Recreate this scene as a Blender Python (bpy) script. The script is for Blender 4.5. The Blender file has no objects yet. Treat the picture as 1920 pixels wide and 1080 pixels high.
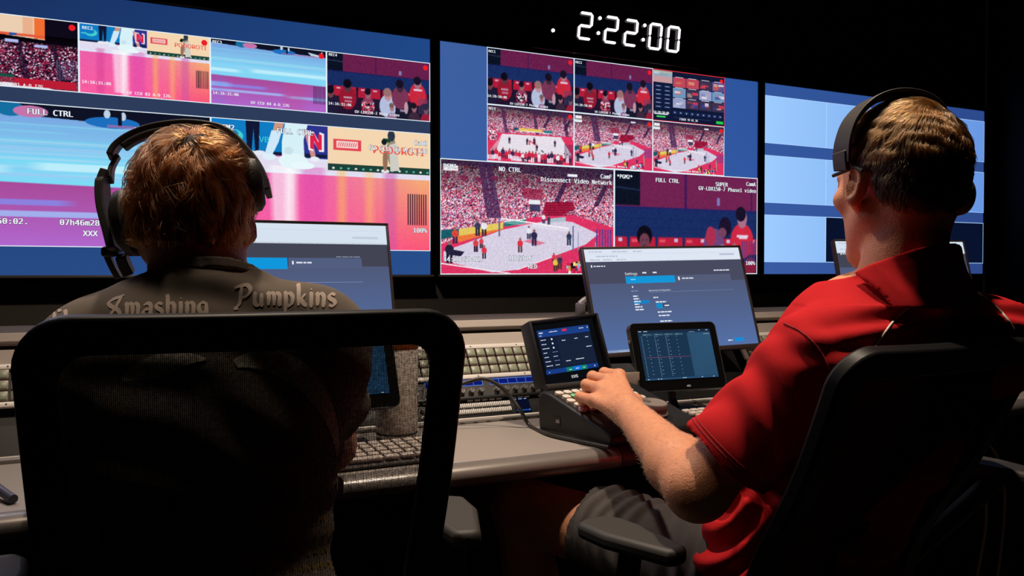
import bpy, bmesh, math, random, os
import numpy as np
from mathutils import Vector, Matrix
from mathutils.bvhtree import BVHTree

C = bpy.context.scene.collection
SC = bpy.context.scene
R_ = math.radians
# ------------------------------------------------------------------ camera
CAM_H = 1.08
FPX, YAW, PITCH, ROLL = 1595.46, 0.462435, -0.0194, 0.0012
cd_ = bpy.data.cameras.new('camera')
cam = bpy.data.objects.new('camera', cd_)
C.objects.link(cam)
cd_.sensor_width = 36.0
cd_.lens = 36.0 * FPX / 1920.0
cd_.clip_start = 0.02
cam.location = (0, 0, CAM_H)
cam.rotation_euler = (math.pi / 2 + PITCH, 0, -YAW)
SC.camera = cam
# ------------------------------------------------------------------ world, lamps, exposure
w = bpy.data.worlds.new('world')
SC.world = w
w.use_nodes = True
w.node_tree.nodes['Background'].inputs[0].default_value = (0.8, 0.85, 1.0, 1)
w.node_tree.nodes['Background'].inputs[1].default_value = 0.0015
SC.view_settings.view_transform = 'Standard'
SC.view_settings.look = 'None'
SC.view_settings.exposure = 0.0
SC.view_settings.gamma = 1.0
SC.cycles.use_denoising = True
SC.cycles.max_bounces = 6
SC.cycles.transparent_max_bounces = 12

def spot(name, loc, target, power, size_deg, blend, radius, col):
    l = bpy.data.lights.new(name, 'SPOT')
    l.energy = power; l.spot_size = R_(size_deg); l.spot_blend = blend
    l.shadow_soft_size = radius; l.color = col
    o = bpy.data.objects.new(name, l); C.objects.link(o)
    o.location = loc
    d = Vector(target) - Vector(loc)
    o.rotation_euler = d.to_track_quat('-Z', 'Y').to_euler()
    return o

WARM = (1.0, 0.80, 0.62)
spot('ceiling_downlight', (0.99, 1.12, 2.78), (1.12, 1.32, 0.8), 140, 56, 0.55, 0.035, WARM)
spot('ceiling_downlight', (0.45, 1.95, 2.78), (0.45, 1.98, 0.8), 95, 140, 1.0, 0.05, WARM)
spot('added_cool_fill', (-0.55, 3.05, 2.55), (0.75, 1.05, 1.1), 34, 62, 0.7, 0.22, (0.74, 0.76, 1.0))  # unseen cool fill, added to brighten left cheeks and shoulders
spot('ceiling_downlight', (0.05, 1.17, 2.78), (0.10, 1.27, 0.9), 42, 50, 0.6, 0.10, WARM)
spot('ceiling_downlight', (2.75, 1.75, 2.78), (2.60, 1.6, 0.8), 60, 62, 0.6, 0.04, WARM)

# ------------------------------------------------------------------ helpers: materials
def lin(c):
    c = np.asarray(c, float) / 255.0
    return np.where(c <= 0.04045, c / 12.92, ((c + 0.055) / 1.055) ** 2.4)

MATS = {}
def pmat(name, rgb, rough=0.5, var=0.12, scale=40.0, bump=0.0, bscale=300.0, metal=0.0, spec=0.5, sss=0.0, coat=0.0):
    """procedural principled material: noise-varied colour and an optional fine noise bump (rgb in sRGB 0-255)"""
    if name in MATS: return MATS[name]
    m = bpy.data.materials.new(name); m.use_nodes = True
    nt = m.node_tree; N = nt.nodes; L = nt.links
    b = N['Principled BSDF']
    c = lin(rgb)
    tc = N.new('ShaderNodeTexCoord')
    no = N.new('ShaderNodeTexNoise'); no.inputs['Scale'].default_value = scale; no.inputs['Detail'].default_value = 4
    L.new(tc.outputs['Object'], no.inputs['Vector'])
    mx = N.new('ShaderNodeMix'); mx.data_type = 'RGBA'
    mx.inputs[6].default_value = (*(c * (1 - var)), 1); mx.inputs[7].default_value = (*np.minimum(c * (1 + var), 1), 1)
    L.new(no.outputs['Fac'], mx.inputs[0]); L.new(mx.outputs[2], b.inputs['Base Color'])
    b.inputs['Roughness'].default_value = rough
    b.inputs['Metallic'].default_value = metal
    b.inputs['Specular IOR Level'].default_value = spec
    if coat: b.inputs['Coat Weight'].default_value = coat
    if sss:
        b.inputs['Subsurface Weight'].default_value = sss
        b.inputs['Subsurface Radius'].default_value = (0.012, 0.005, 0.003)
        b.inputs['Subsurface Scale'].default_value = 1.0
    if bump:
        n2 = N.new('ShaderNodeTexNoise'); n2.inputs['Scale'].default_value = bscale; n2.inputs['Detail'].default_value = 3
        L.new(tc.outputs['Object'], n2.inputs['Vector'])
        bp = N.new('ShaderNodeBump'); bp.inputs['Strength'].default_value = bump; bp.inputs['Distance'].default_value = 0.002
        L.new(n2.outputs['Fac'], bp.inputs['Height']); L.new(bp.outputs[0], b.inputs['Normal'])
    MATS[name] = m
    return m

def emat(name, strength=1.0):
    """a lit screen: emits the picture stored in the mesh's own colour layer"""
    if name in MATS: return MATS[name]
    m = bpy.data.materials.new(name); m.use_nodes = True
    nt = m.node_tree; nt.nodes.clear()
    a = nt.nodes.new('ShaderNodeAttribute'); a.attribute_name = 'picture'
    e = nt.nodes.new('ShaderNodeEmission'); e.inputs[1].default_value = strength
    o = nt.nodes.new('ShaderNodeOutputMaterial')
    nt.links.new(a.outputs['Color'], e.inputs[0]); nt.links.new(e.outputs[0], o.inputs[0])
    MATS[name] = m
    return m

def glow(name, rgb, strength=1.0):
    if name in MATS: return MATS[name]
    m = bpy.data.materials.new(name); m.use_nodes = True
    b = m.node_tree.nodes['Principled BSDF']
    c = lin(rgb)
    b.inputs['Base Color'].default_value = (*c * 0.3, 1)
    b.inputs['Emission Color'].default_value = (*c, 1); b.inputs['Emission Strength'].default_value = strength
    MATS[name] = m
    return m

# ------------------------------------------------------------------ helpers: objects
def tag(o, label=None, cat=None, group=None, kind=None):
    if label: o['label'] = label
    if cat: o['category'] = cat
    if group: o['group'] = group
    if kind: o['kind'] = kind
    return o

def thing(name, label, cat, loc=(0, 0, 0), rot=(0, 0, 0), group=None):
    o = bpy.data.objects.new(name, None); C.objects.link(o)
    o.empty_display_size = 0.05
    o.location = loc; o.rotation_euler = rot
    return tag(o, label, cat, group)

def link(name, me, mat=None, parent=None, smooth=None):
    o = bpy.data.objects.new(name, me); C.objects.link(o)
    if mat is not None:
        for m in (mat if isinstance(mat, (list, tuple)) else [mat]): me.materials.append(m)
    if parent is not None: o.parent = parent
    if smooth is not None:
        me.shade_smooth()
        if smooth < 180: me.set_sharp_from_angle(angle=R_(smooth))
    return o

def dup(root, loc, rot=None, label=None, group=None):
    r = root.copy(); C.objects.link(r); r.location = loc
    if rot is not None: r.rotation_euler = rot
    if label: r['label'] = label
    if group: r['group'] = group
    for ch in list(root.children):
        c = ch.copy(); C.objects.link(c); c.parent = r
        for g in ch.children:
            d = g.copy(); C.objects.link(d); d.parent = c
    return r

def struct(o): o['kind'] = 'structure'; return o

class MB:
    """collects solids into one mesh"""
    def __init__(s): s.bm = bmesh.new()
    def box(s, c, d, M=None, bev=0.0, seg=2, mi=0):
        r = bmesh.ops.create_cube(s.bm, size=1.0)
        vs = r['verts']
        bmesh.ops.scale(s.bm, verts=vs, vec=d)
        if bev:
            es = list({e for v in vs for e in v.link_edges})
            g = bmesh.ops.bevel(s.bm, geom=es, offset=min(bev, min(d) * 0.49), segments=seg, profile=0.5, affect='EDGES')
            vs = list({v for f in g['faces'] for v in f.verts} | {v for v in vs if v.is_valid})
            seen = set(vs); st = list(vs)
            while st:
                v = st.pop()
                for e in v.link_edges:
                    q = e.other_vert(v)
                    if q not in seen: seen.add(q); st.append(q)
            vs = list(seen)
        T = Matrix.Translation(c)
        bmesh.ops.transform(s.bm, matrix=(M @ T if M else T), verts=vs)
        if mi:
            for f in {f for v in vs for f in v.link_faces}: f.material_index = mi
        return s
    def cyl(s, a, b, r0, r1=None, n=24, caps=True, mi=0):
        r1 = r0 if r1 is None else r1
        a, b = Vector(a), Vector(b); d = b - a
        q = d.to_track_quat('Z', 'Y').to_matrix()
        A = [s.bm.verts.new(a + q @ Vector((r0 * math.cos(t), r0 * math.sin(t), 0))) for t in [2 * math.pi * i / n for i in range(n)]]
        B = [s.bm.verts.new(b + q @ Vector((r1 * math.cos(t), r1 * math.sin(t), 0))) for t in [2 * math.pi * i / n for i in range(n)]]
        fs = [s.bm.faces.new((A[i], A[(i + 1) % n], B[(i + 1) % n], B[i])) for i in range(n)]
        if caps: fs += [s.bm.faces.new(A[::-1]), s.bm.faces.new(B)]
        for f in fs: f.material_index = mi
        return s
    def lathe(s, prof, c=(0, 0, 0), M=None, n=32, mi=0):
        """prof: list of (radius, z)"""
        T = (M or Matrix.Identity(4)) @ Matrix.Translation(c)
        rings = []
        for r, z in prof:
            if r < 1e-6: rings.append([s.bm.verts.new(T @ Vector((0, 0, z)))])
            else: rings.append([s.bm.verts.new(T @ Vector((r * math.cos(2 * math.pi * i / n), r * math.sin(2 * math.pi * i / n), z))) for i in range(n)])
        for P, Q in zip(rings, rings[1:]):
            for i in range(n):
                j = (i + 1) % n
                if len(P) == 1 and len(Q) == 1: break
                if len(P) == 1: f = s.bm.faces.new((P[0], Q[j], Q[i]))
                elif len(Q) == 1: f = s.bm.faces.new((P[i], P[j], Q[0]))
                else: f = s.bm.faces.new((P[i], P[j], Q[j], Q[i]))
                f.material_index = mi
        return s
    def tube(s, pts, r, n=10, closed=False, caps=True, flat=None):
        """sweep a circle (radius r or list) along pts; flat=(rx, ry, up) sweeps an ellipse"""
        P = [Vector(p) for p in pts]; m = len(P)
        rr = r if isinstance(r, (list, tuple)) else [r] * m
        rings = []; up = Vector(flat[2]) if flat else Vector((0, 0, 1))
        prev = None
        for i in range(m):
            if closed: t = (P[(i + 1) % m] - P[i - 1]).normalized()
            else: t = (P[min(i + 1, m - 1)] - P[max(i - 1, 0)]).normalized()
            if prev is None or flat:
                u = up if abs(t.dot(up)) < 0.95 else Vector((0, 1, 0.1))
            else: u = prev
            x = t.cross(u).normalized(); y = x.cross(t).normalized(); prev = y
            ax, ay = (flat[0], flat[1]) if flat else (rr[i], rr[i])
            rings.append([s.bm.verts.new(P[i] + x * ax * math.cos(2 * math.pi * k / n) + y * ay * math.sin(2 * math.pi * k / n)) for k in range(n)])
        for i in range(m if closed else m - 1):
            A, B = rings[i], rings[(i + 1) % m]
            for k in range(n): s.bm.faces.new((A[k], A[(k + 1) % n], B[(k + 1) % n], B[k]))
        if caps and not closed:
            s.bm.faces.new(rings[0][::-1]); s.bm.faces.new(rings[-1])
        return s
    def prism(s, poly, h0, h1, M=None, mi=0):
        """extrude a 2-D polygon from z=h0 to h1"""
        T = M or Matrix.Identity(4)
        A = [s.bm.verts.new(T @ Vector((x, y, h0))) for x, y in poly]
        B = [s.bm.verts.new(T @ Vector((x, y, h1))) for x, y in poly]
        n = len(poly)
        fs = [s.bm.faces.new((A[i], A[(i + 1) % n], B[(i + 1) % n], B[i])) for i in range(n)]
        fs += [s.bm.faces.new(A[::-1]), s.bm.faces.new(B)]
        for f in fs: f.material_index = mi
        return s
    def build(s, name, mat, parent=None, smooth=30, bev=0.0, seg=2):
        bmesh.ops.recalc_face_normals(s.bm, faces=s.bm.faces[:])
        me = bpy.data.meshes.new(name); s.bm.to_mesh(me); s.bm.free()
        o = link(name, me, mat, parent, smooth)
        if bev:
            m = o.modifiers.new('soft_edges', 'BEVEL'); m.width = bev; m.segments = seg; m.limit_method = 'ANGLE'; m.angle_limit = R_(40)
        return o

def rrect(w, h, r, n=6, cx=0, cy=0):
    """rounded rectangle outline, counter-clockwise"""
    out = []
    for sx, sy, a0 in ((1, 1, 0), (-1, 1, 90), (-1, -1, 180), (1, -1, 270)):
        for k in range(n + 1):
            a = R_(a0 + 90 * k / n)
            out.append((cx + sx * (w / 2 - r) + r * math.cos(a), cy + sy * (h / 2 - r) + r * math.sin(a)))
    return out

def crom(pts, n=8, closed=False):
    """Catmull-Rom through points"""
    P = [Vector(p) for p in pts]; out = []; m = len(P)
    for i in range(m if closed else m - 1):
        g = (lambda k: P[k % m]) if closed else (lambda k: P[max(0, min(m - 1, k))])
        p0, p1, p2, p3 = g(i - 1), g(i), g(i + 1), g(i + 2)
        for k in range(n):
            t = k / n
            out.append(0.5 * ((2 * p1) + (p2 - p0) * t + (2 * p0 - 5 * p1 + 4 * p2 - p3) * t * t + (3 * p1 - p0 - 3 * p2 + p3) * t ** 3))
    if not closed: out.append(P[-1])
    return out

def fast_mesh(name, V, F):
    """mesh from numpy verts (n,3) and quads (m,4)"""
    me = bpy.data.meshes.new(name)
    me.vertices.add(len(V)); me.vertices.foreach_set('co', np.ascontiguousarray(V, np.float32).ravel())
    k = F.shape[1]
    me.loops.add(F.size); me.loops.foreach_set('vertex_index', np.ascontiguousarray(F, np.int32).ravel())
    me.polygons.add(len(F))
    me.polygons.foreach_set('loop_start', np.arange(0, F.size, k, dtype=np.int32))
    me.update(calc_edges=True); me.validate()
    return me

# pixel -> point on a real plane / at a real distance (the camera's own geometry)
_fw = Vector((math.sin(YAW) * math.cos(PITCH), math.cos(YAW) * math.cos(PITCH), math.sin(PITCH)))
_rt = Vector((math.cos(YAW), -math.sin(YAW), 0)); _up = _rt.cross(_fw)
_O = Vector((0, 0, CAM_H))
def ray(x, y): return _fw + _rt * ((x - 960) / FPX) - _up * ((y - 540) / FPX)
def ad(x, y, D): return _O + ray(x, y) * D
def az(x, y, z): d = ray(x, y); return _O + d * ((z - CAM_H) / d.z)
def ay(x, y, Y): d = ray(x, y); return _O + d * (Y / d.y)

# ------------------------------------------------------------------ helpers: lettering and screens
_fd = os.path.join(bpy.utils.system_resource('DATAFILES'), 'fonts')
def _font(f):
    try: return bpy.data.fonts.load(os.path.join(_fd, f))
    except Exception: return None
FONTS = {'mono': _font('DejaVuSansMono.woff2'), 'sans': _font('Inter.woff2')}
_tcache = {}
def text_geo(s, font='mono'):
    """(verts 2-D, polygons, width) of a line of text at size 1, baseline at y=0"""
    k = (s, font)
    if k in _tcache: return _tcache[k]
    cu = bpy.data.curves.new('t', 'FONT'); cu.body = s; cu.resolution_u = 3
    if FONTS[font]: cu.font = FONTS[font]
    o = bpy.data.objects.new('t', cu)
    me = o.to_mesh()
    V = [(v.co.x, v.co.y) for v in me.vertices]; F = [tuple(p.vertices) for p in me.polygons]
    o.to_mesh_clear(); bpy.data.objects.remove(o); bpy.data.curves.remove(cu)
    wd = max([v[0] for v in V], default=0)
    _tcache[k] = (V, F, wd)
    return _tcache[k]

class Canvas:
    """flat picture made of coloured polygons and fine colour grids; local x right, y up, layers towards the viewer"""
    def __init__(s, dz=0.0003): s.V = []; s.F = []; s.K = []; s.dz = dz; s.z = 0.0; s.grids = []
    def up(s): s.z += s.dz; return s
    def poly(s, pts, rgb):
        b = len(s.V); s.V += [(x, y, s.z) for x, y in pts]; s.F.append(tuple(range(b, b + len(pts)))); s.K.append(rgb); return s
    def rect(s, x0, y0, x1, y1, rgb): return s.poly([(x0, y0), (x1, y0), (x1, y1), (x0, y1)], rgb)
    def frame(s, x0, y0, x1, y1, t, rgb):
        s.rect(x0, y0, x1, y0 + t, rgb); s.rect(x0, y1 - t, x1, y1, rgb)
        s.rect(x0, y0 + t, x0 + t, y1 - t, rgb); s.rect(x1 - t, y0 + t, x1, y1 - t, rgb); return s
    def disc(s, x, y, r, rgb, n=14): return s.poly([(x + r * math.cos(6.2832 * i / n), y + r * math.sin(6.2832 * i / n)) for i in range(n)], rgb)
    def text(s, t, x, y, size, rgb=(240, 245, 250), font='mono', align='l', bold=0.0, outline=None):
        V, F, wd = text_geo(t, font)
        x0 = x - {'l': 0, 'c': wd / 2, 'r': wd}[align] * size
        jobs = [(o * size, q * size, outline) for o, q in ((-.05, 0), (.05, 0), (0, -.05), (0, .05))] if outline else []
        jobs += [(0, 0, rgb)] if not bold else [(-bold * size, 0, rgb), (bold * size, 0, rgb)]
        for ox, oy, cc in jobs:
            b = len(s.V); s.V += [(x0 + vx * size + ox, y + vy * size + oy, s.z) for vx, vy in V]
            s.F += [tuple(b + i for i in f) for f in F]; s.K += [cc] * len(F)
            s.z += s.dz * 0.15
        return s
    def grid(s, img, x0, y0, x1, y1): s.grids.append((img, x0, y0, x1, y1, s.z)); return s
    def build(s, name, mat, parent):
        Vs = [np.array([(x, -z, y) for x, y, z in s.V], np.float32).reshape(-1, 3)]
        cols = []; idx = []; start = []; tot = 0; off = len(s.V)
        for f, k in zip(s.F, s.K):
            start.append(tot); tot += len(f); idx += f
            cols += [k] * len(f)
        idx = [np.array(idx, np.int32)]; start = [np.array(start, np.int32)]
        cols = [lin(np.array(cols, float).reshape(-1, 3))]
        for img, x0, y0, x1, y1, z in s.grids:
            h, w_ = img.shape[:2]
            X, Y = np.meshgrid(np.linspace(x0, x1, w_), np.linspace(y1, y0, h))
            Vs.append(np.stack([X, np.full_like(X, -z), Y], -1).reshape(-1, 3).astype(np.float32))
            a = (np.arange(h - 1)[:, None] * w_ + np.arange(w_ - 1)[None, :]).ravel()
            q = np.stack([a + w_, a + w_ + 1, a + 1, a], 1)
            idx.append((q + off).astype(np.int32).ravel()); start.append(tot + np.arange(0, q.size, 4, dtype=np.int32)); tot += q.size
            cols.append(lin(img.reshape(-1, 3))[q.ravel()]); off += h * w_
        V = np.concatenate(Vs); I = np.concatenate(idx); S = np.concatenate(start); K = np.concatenate(cols)
        me = bpy.data.meshes.new(name)
        me.vertices.add(len(V)); me.vertices.foreach_set('co', V.ravel())
        me.loops.add(len(I)); me.loops.foreach_set('vertex_index', I)
        me.polygons.add(len(S)); me.polygons.foreach_set('loop_start', S)
        me.update(calc_edges=True)
        ca = me.color_attributes.new('picture', 'FLOAT_COLOR', 'CORNER')
        ca.data.foreach_set('color', np.concatenate([K, np.ones((len(K), 1))], 1).astype(np.float32).ravel())
        return link(name, me, mat, parent)

# ------------------------------------------------------------------ helpers: solid modelling by distance fields
class Vol:
    def __init__(s, xs, ys, zs):
        s.ax = [np.asarray(a, np.float32) for a in (xs, ys, zs)]
        s.D = np.full([len(a) for a in s.ax], 1.0, np.float32)
    def _sl(s, lo, hi): 
        return tuple(slice(max(0, int(np.searchsorted(a, l)) - 1), int(np.searchsorted(a, h)) + 1) for a, l, h in zip(s.ax, lo, hi))
    def _pt(s, sl): return [s.ax[0][sl[0]][:, None, None], s.ax[1][sl[1]][None, :, None], s.ax[2][sl[2]][None, None, :]]
    def add(s, prim, k=0.01):
        f, lo, hi = prim; m = k + 0.012
        sl = s._sl(np.array(lo) - m, np.array(hi) + m)
        if any(q.stop - q.start < 1 for q in sl): return s
        b = f(*s._pt(sl)); a = s.D[sl]
        h = np.clip(0.5 + 0.5 * (b - a) / k, 0, 1)
        s.D[sl] = b * (1 - h) + a * h - k * h * (1 - h)
        return s
    def sub(s, prim, k=0.004):
        f, lo, hi = prim; m = k + 0.012
        sl = s._sl(np.array(lo) - m, np.array(hi) + m)
        b = -f(*s._pt(sl)); a = s.D[sl]
        h = np.clip(0.5 - 0.5 * (b - a) / k, 0, 1)
        s.D[sl] = b + (a - b) * h + k * h * (1 - h)
        return s
    def cut(s, f):
        """intersect with a half-space or any function over the whole volume"""
        s.D = np.maximum(s.D, f(*s._pt((slice(None),) * 3))).astype(np.float32); return s
    def mesh(s):
        D = s.D; n = D.shape
        S = D < 0
        c = np.zeros([k - 1 for k in n], np.uint8)
        for i in (0, 1):
            for j in (0, 1):
                for k in (0, 1): c += S[i:n[0] - 1 + i, j:n[1] - 1 + j, k:n[2] - 1 + k]
        act = np.argwhere((c > 0) & (c < 8))
        vid = np.full(c.shape, -1, np.int32); vid[tuple(act.T)] = np.arange(len(act))
        acc = np.zeros((len(act), 3)); cnt = np.zeros(len(act))
        cor = {}
        for i in (0, 1):
            for j in (0, 1):
                for k in (0, 1): cor[i, j, k] = D[act[:, 0] + i, act[:, 1] + j, act[:, 2] + k]
        g = [s.ax[d][act[:, d]] for d in range(3)]; g1 = [s.ax[d][act[:, d] + 1] for d in range(3)]
        for d in range(3):
            o = [q for q in range(3) if q != d]
            for e0 in (0, 1):
                for e1 in (0, 1):
                    p = [0, 0, 0]; p[o[0]] = e0; p[o[1]] = e1
                    q = list(p); q[d] = 1
                    A, B = cor[tuple(p)], cor[tuple(q)]
                    m = (A < 0) != (B < 0)
                    t = np.where(m, A / np.where(m, A - B, 1), 0)
                    P = np.empty((len(act), 3))
                    P[:, d] = g[d] + t * (g1[d] - g[d])
                    P[:, o[0]] = g1[o[0]] if e0 else g[o[0]]
                    P[:, o[1]] = g1[o[1]] if e1 else g[o[1]]
                    acc += np.where(m[:, None], P, 0); cnt += m
        V = acc / cnt[:, None]
        Fs = []
        for d in range(3):
            a, b = (d + 1) % 3, (d + 2) % 3
            sl0 = [slice(1, -1)] * 3; sl1 = [slice(1, -1)] * 3
            sl0[d] = slice(0, n[d] - 1); sl1[d] = slice(1, n[d])
            X = S[tuple(sl0)] != S[tuple(sl1)]
            E = np.argwhere(X); inside = S[tuple(sl0)][X]
            off = np.ones(3, int); off[d] = 0
            E = E + off
            def cell(da, db):
                q = E.copy(); q[:, a] -= da; q[:, b] -= db
                return vid[q[:, 0], q[:, 1], q[:, 2]]
            Q = np.stack([cell(1, 1), cell(0, 1), cell(0, 0), cell(1, 0)], 1)
            Q[~inside] = Q[~inside][:, ::-1]
            Fs.append(Q)
        F = np.concatenate(Fs); F = F[(F >= 0).all(1)]
        return V, F

def ell(c, r, M=None):
    """ellipsoid; M columns are its local axes"""
    c = [float(q) for q in c]; r = [float(q) for q in r]
    A = np.eye(3) if M is None else np.array(M)
    def f(X, Y, Z):
        x, y, z = X - c[0], Y - c[1], Z - c[2]
        q = [(x * A[0, i] + y * A[1, i] + z * A[2, i]) / r[i] for i in range(3)]
        k0 = np.sqrt(q[0] ** 2 + q[1] ** 2 + q[2] ** 2) + 1e-9
        k1 = np.sqrt((q[0] / r[0]) ** 2 + (q[1] / r[1]) ** 2 + (q[2] / r[2]) ** 2) + 1e-9
        return (k0 * (k0 - 1) / k1).astype(np.float32)
    ex = np.sqrt(((A * np.array(r)) ** 2).sum(1))
    return f, np.array(c) - ex, np.array(c) + ex
def cone(a, b, ra, rb, flat=None):
    """capsule with two radii; flat=(direction, factor) squashes it along a direction"""
    a = np.array(a, float); b = np.array(b, float); ba = b - a; bb = float(ba @ ba)
    n, sf = (np.array(flat[0], float), flat[1]) if flat else (None, 1)
    if n is not None: n = n / np.linalg.norm(n); n = n - ba * (n @ ba) / bb; n /= np.linalg.norm(n)
    def f(X, Y, Z):
        x, y, z = X - a[0], Y - a[1], Z - a[2]
        h = np.clip((x * ba[0] + y * ba[1] + z * ba[2]) / bb, 0, 1)
        x, y, z = x - ba[0] * h, y - ba[1] * h, z - ba[2] * h
        if n is not None:
            t = (x * n[0] + y * n[1] + z * n[2]) * (1 / sf - 1)
            x, y, z = x + t * n[0], y + t * n[1], z + t * n[2]
        return ((np.sqrt(x * x + y * y + z * z) - (ra + (rb - ra) * h)) * (sf if n is not None else 1)).astype(np.float32)
    m = max(ra, rb)
    return f, np.minimum(a, b) - m, np.maximum(a, b) + m
def axis(*segs):
    """uneven grid line: (start, stop, step) pieces joined"""
    out = []
    for a, b, st in segs: out += list(np.arange(a, b - st * 0.25, st))
    out.append(segs[-1][1])
    return np.array(out)
def waves(P, freq, n, seed, stretch=(1, 1, 1)):
    """smooth pseudo noise: a sum of sines in random directions"""
    g = np.random.default_rng(seed); s = 0
    for i in range(n):
        d = g.normal(size=3); d /= np.linalg.norm(d)
        s = s + np.sin((P * np.array(stretch)) @ d * freq * g.uniform(0.6, 1.6) + g.uniform(0, 6.28))
    return s / math.sqrt(n)
def organic(name, vol, mat, parent, disp=None):
    V, F = vol.mesh()
    me = fast_mesh(name, V, F)
    if disp is not None:
        nn = np.empty(len(me.vertices) * 3, np.float32); me.vertices.foreach_get('normal', nn); nn = nn.reshape(-1, 3)
        V = V + nn * disp(V, nn)[:, None]
        me.vertices.foreach_set('co', V.astype(np.float32).ravel()); me.update()
    o = link(name, me, mat, parent, smooth=180)
    return o
# ================================================================== the room
M_WALL = pmat('matt_black_wall', (16, 15, 14), 0.9, 0.25, 6, 0.15, 200)
M_LOWER = pmat('charcoal_wall_panel', (84, 79, 74), 0.85, 0.15, 8, 0.2, 250)
M_FLOOR = pmat('dark_carpet', (34, 33, 32), 0.95, 0.4, 220, 0.6, 500)
M_CEIL = pmat('black_ceiling', (12, 12, 12), 0.95, 0.2, 10)
WY = 3.72
struct(MB().box((1.2, 0.8, -0.05), (8.6, 7.0, 0.1)).build('floor', M_FLOOR))
struct(MB().box((1.2, 0.8, 3.05), (8.6, 7.0, 0.1)).build('ceiling', M_CEIL))
struct(MB().box((1.2, WY + 0.05, 1.5), (8.4, 0.1, 3.0)).build('wall_back', M_WALL))
struct(MB().box((-2.95, 0.7, 1.5), (0.1, 6.0, 3.0)).build('wall_left', M_WALL))
struct(MB().box((5.45, 0.7, 1.5), (0.1, 6.0, 3.0)).build('wall_right', M_WALL))
struct(MB().box((1.2, -2.35, 1.5), (8.4, 0.1, 3.0)).build('wall_front', M_WALL))
struct(MB().box((1.2, WY - 0.02, 0.52), (8.2, 0.03, 1.04)).build('trim_1', M_LOWER))

# ================================================================== pictures for the screens (painted with arithmetic only)
class Pic:
    """small procedural painter; coordinates 0..1 with v downwards"""
    def __init__(s, w, h, rgb=(0, 0, 0)):
        s.a = np.empty((h, w, 3), np.float32); s.a[:] = rgb; s.w, s.h = w, h
        s.U, s.Vv = np.meshgrid((np.arange(w) + 0.5) / w, (np.arange(h) + 0.5) / h)
    def mask(s, pts):
        m = np.zeros((s.h, s.w), bool); n = len(pts)
        for i in range(n):
            (x0, y0), (x1, y1) = pts[i], pts[(i + 1) % n]
            if y0 == y1: continue
            c = ((s.Vv >= min(y0, y1)) & (s.Vv < max(y0, y1)))
            m ^= c & (s.U < x0 + (s.Vv - y0) * (x1 - x0) / (y1 - y0))
        return m
    def put(s, m, rgb, al=1.0): s.a[m] = s.a[m] * (1 - al) + np.array(rgb, np.float32) * al; return s
    def poly(s, pts, rgb, al=1.0): return s.put(s.mask(pts), rgb, al)
    def rect(s, x0, y0, x1, y1, rgb, al=1.0): return s.put((s.U >= x0) & (s.U < x1) & (s.Vv >= y0) & (s.Vv < y1), rgb, al)
    def oval(s, x, y, rx, ry, rgb, al=1.0): return s.put(((s.U - x) / rx) ** 2 + ((s.Vv - y) / ry) ** 2 < 1, rgb, al)
    def line(s, x0, y0, x1, y1, t, rgb, al=1.0):
        asp = s.h / s.w; dx, dy = x1 - x0, (y1 - y0) * asp; L = math.hypot(dx, dy) + 1e-9
        nx, ny = -dy / L * t / 2, dx / L * t / 2 / asp
        return s.poly([(x0 + nx, y0 + ny), (x1 + nx, y1 + ny), (x1 - nx, y1 - ny), (x0 - nx, y0 - ny)], rgb, al)
    def noise(s, amp, cell, seed):
        g = np.random.default_rng(seed)
        n = g.normal(size=(s.h // cell + 2, s.w // cell + 2, 1)) * amp
        s.a = np.clip(s.a + np.repeat(np.repeat(n, cell, 0), cell, 1)[:s.h, :s.w], 0, 255); return s
    def dots(s, m, cell, pal, wts, seed, amp=25):
        """a packed crowd: every cell inside the mask takes a random clothing colour"""
        g = np.random.default_rng(seed)
        hh, ww = s.h // cell + 2, s.w // cell + 2
        k = g.choice(len(pal), size=(hh, ww), p=np.array(wts) / sum(wts))
        c = np.array(pal, np.float32)[k] + g.normal(size=(hh, ww, 1)) * amp
        c = np.repeat(np.repeat(c, cell, 0), cell, 1)
        # stagger the rows so that no grid shows
        o = g.integers(0, cell, hh)
        for r in range(hh): c[r * cell:(r + 1) * cell] = np.roll(c[r * cell:(r + 1) * cell], o[r], 1)
        c = c[:s.h, :s.w]; s.a[m] = np.clip(c[m], 0, 255); return s
    def blurx(s, n):
        k = np.cumsum(np.pad(s.a, ((0, 0), (n, n + 1), (0, 0)), 'edge'), 1)
        s.a = (k[:, 2 * n + 1:] - k[:, :-2 * n - 1])[:, :s.w] / (2 * n + 1); return s
    def blur(s, n):
        s.blurx(n); s.a = s.a.transpose(1, 0, 2).copy(); s.w, s.h = s.h, s.w; s.blurx(n)
        s.a = s.a.transpose(1, 0, 2).copy(); s.w, s.h = s.h, s.w; return s
    def half(s):
        h, w_ = s.h // 2 * 2, s.w // 2 * 2
        a = s.a[:h, :w_]; return np.clip((a[::2, ::2] + a[1::2, ::2] + a[::2, 1::2] + a[1::2, 1::2]) / 4, 0, 255)

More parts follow.
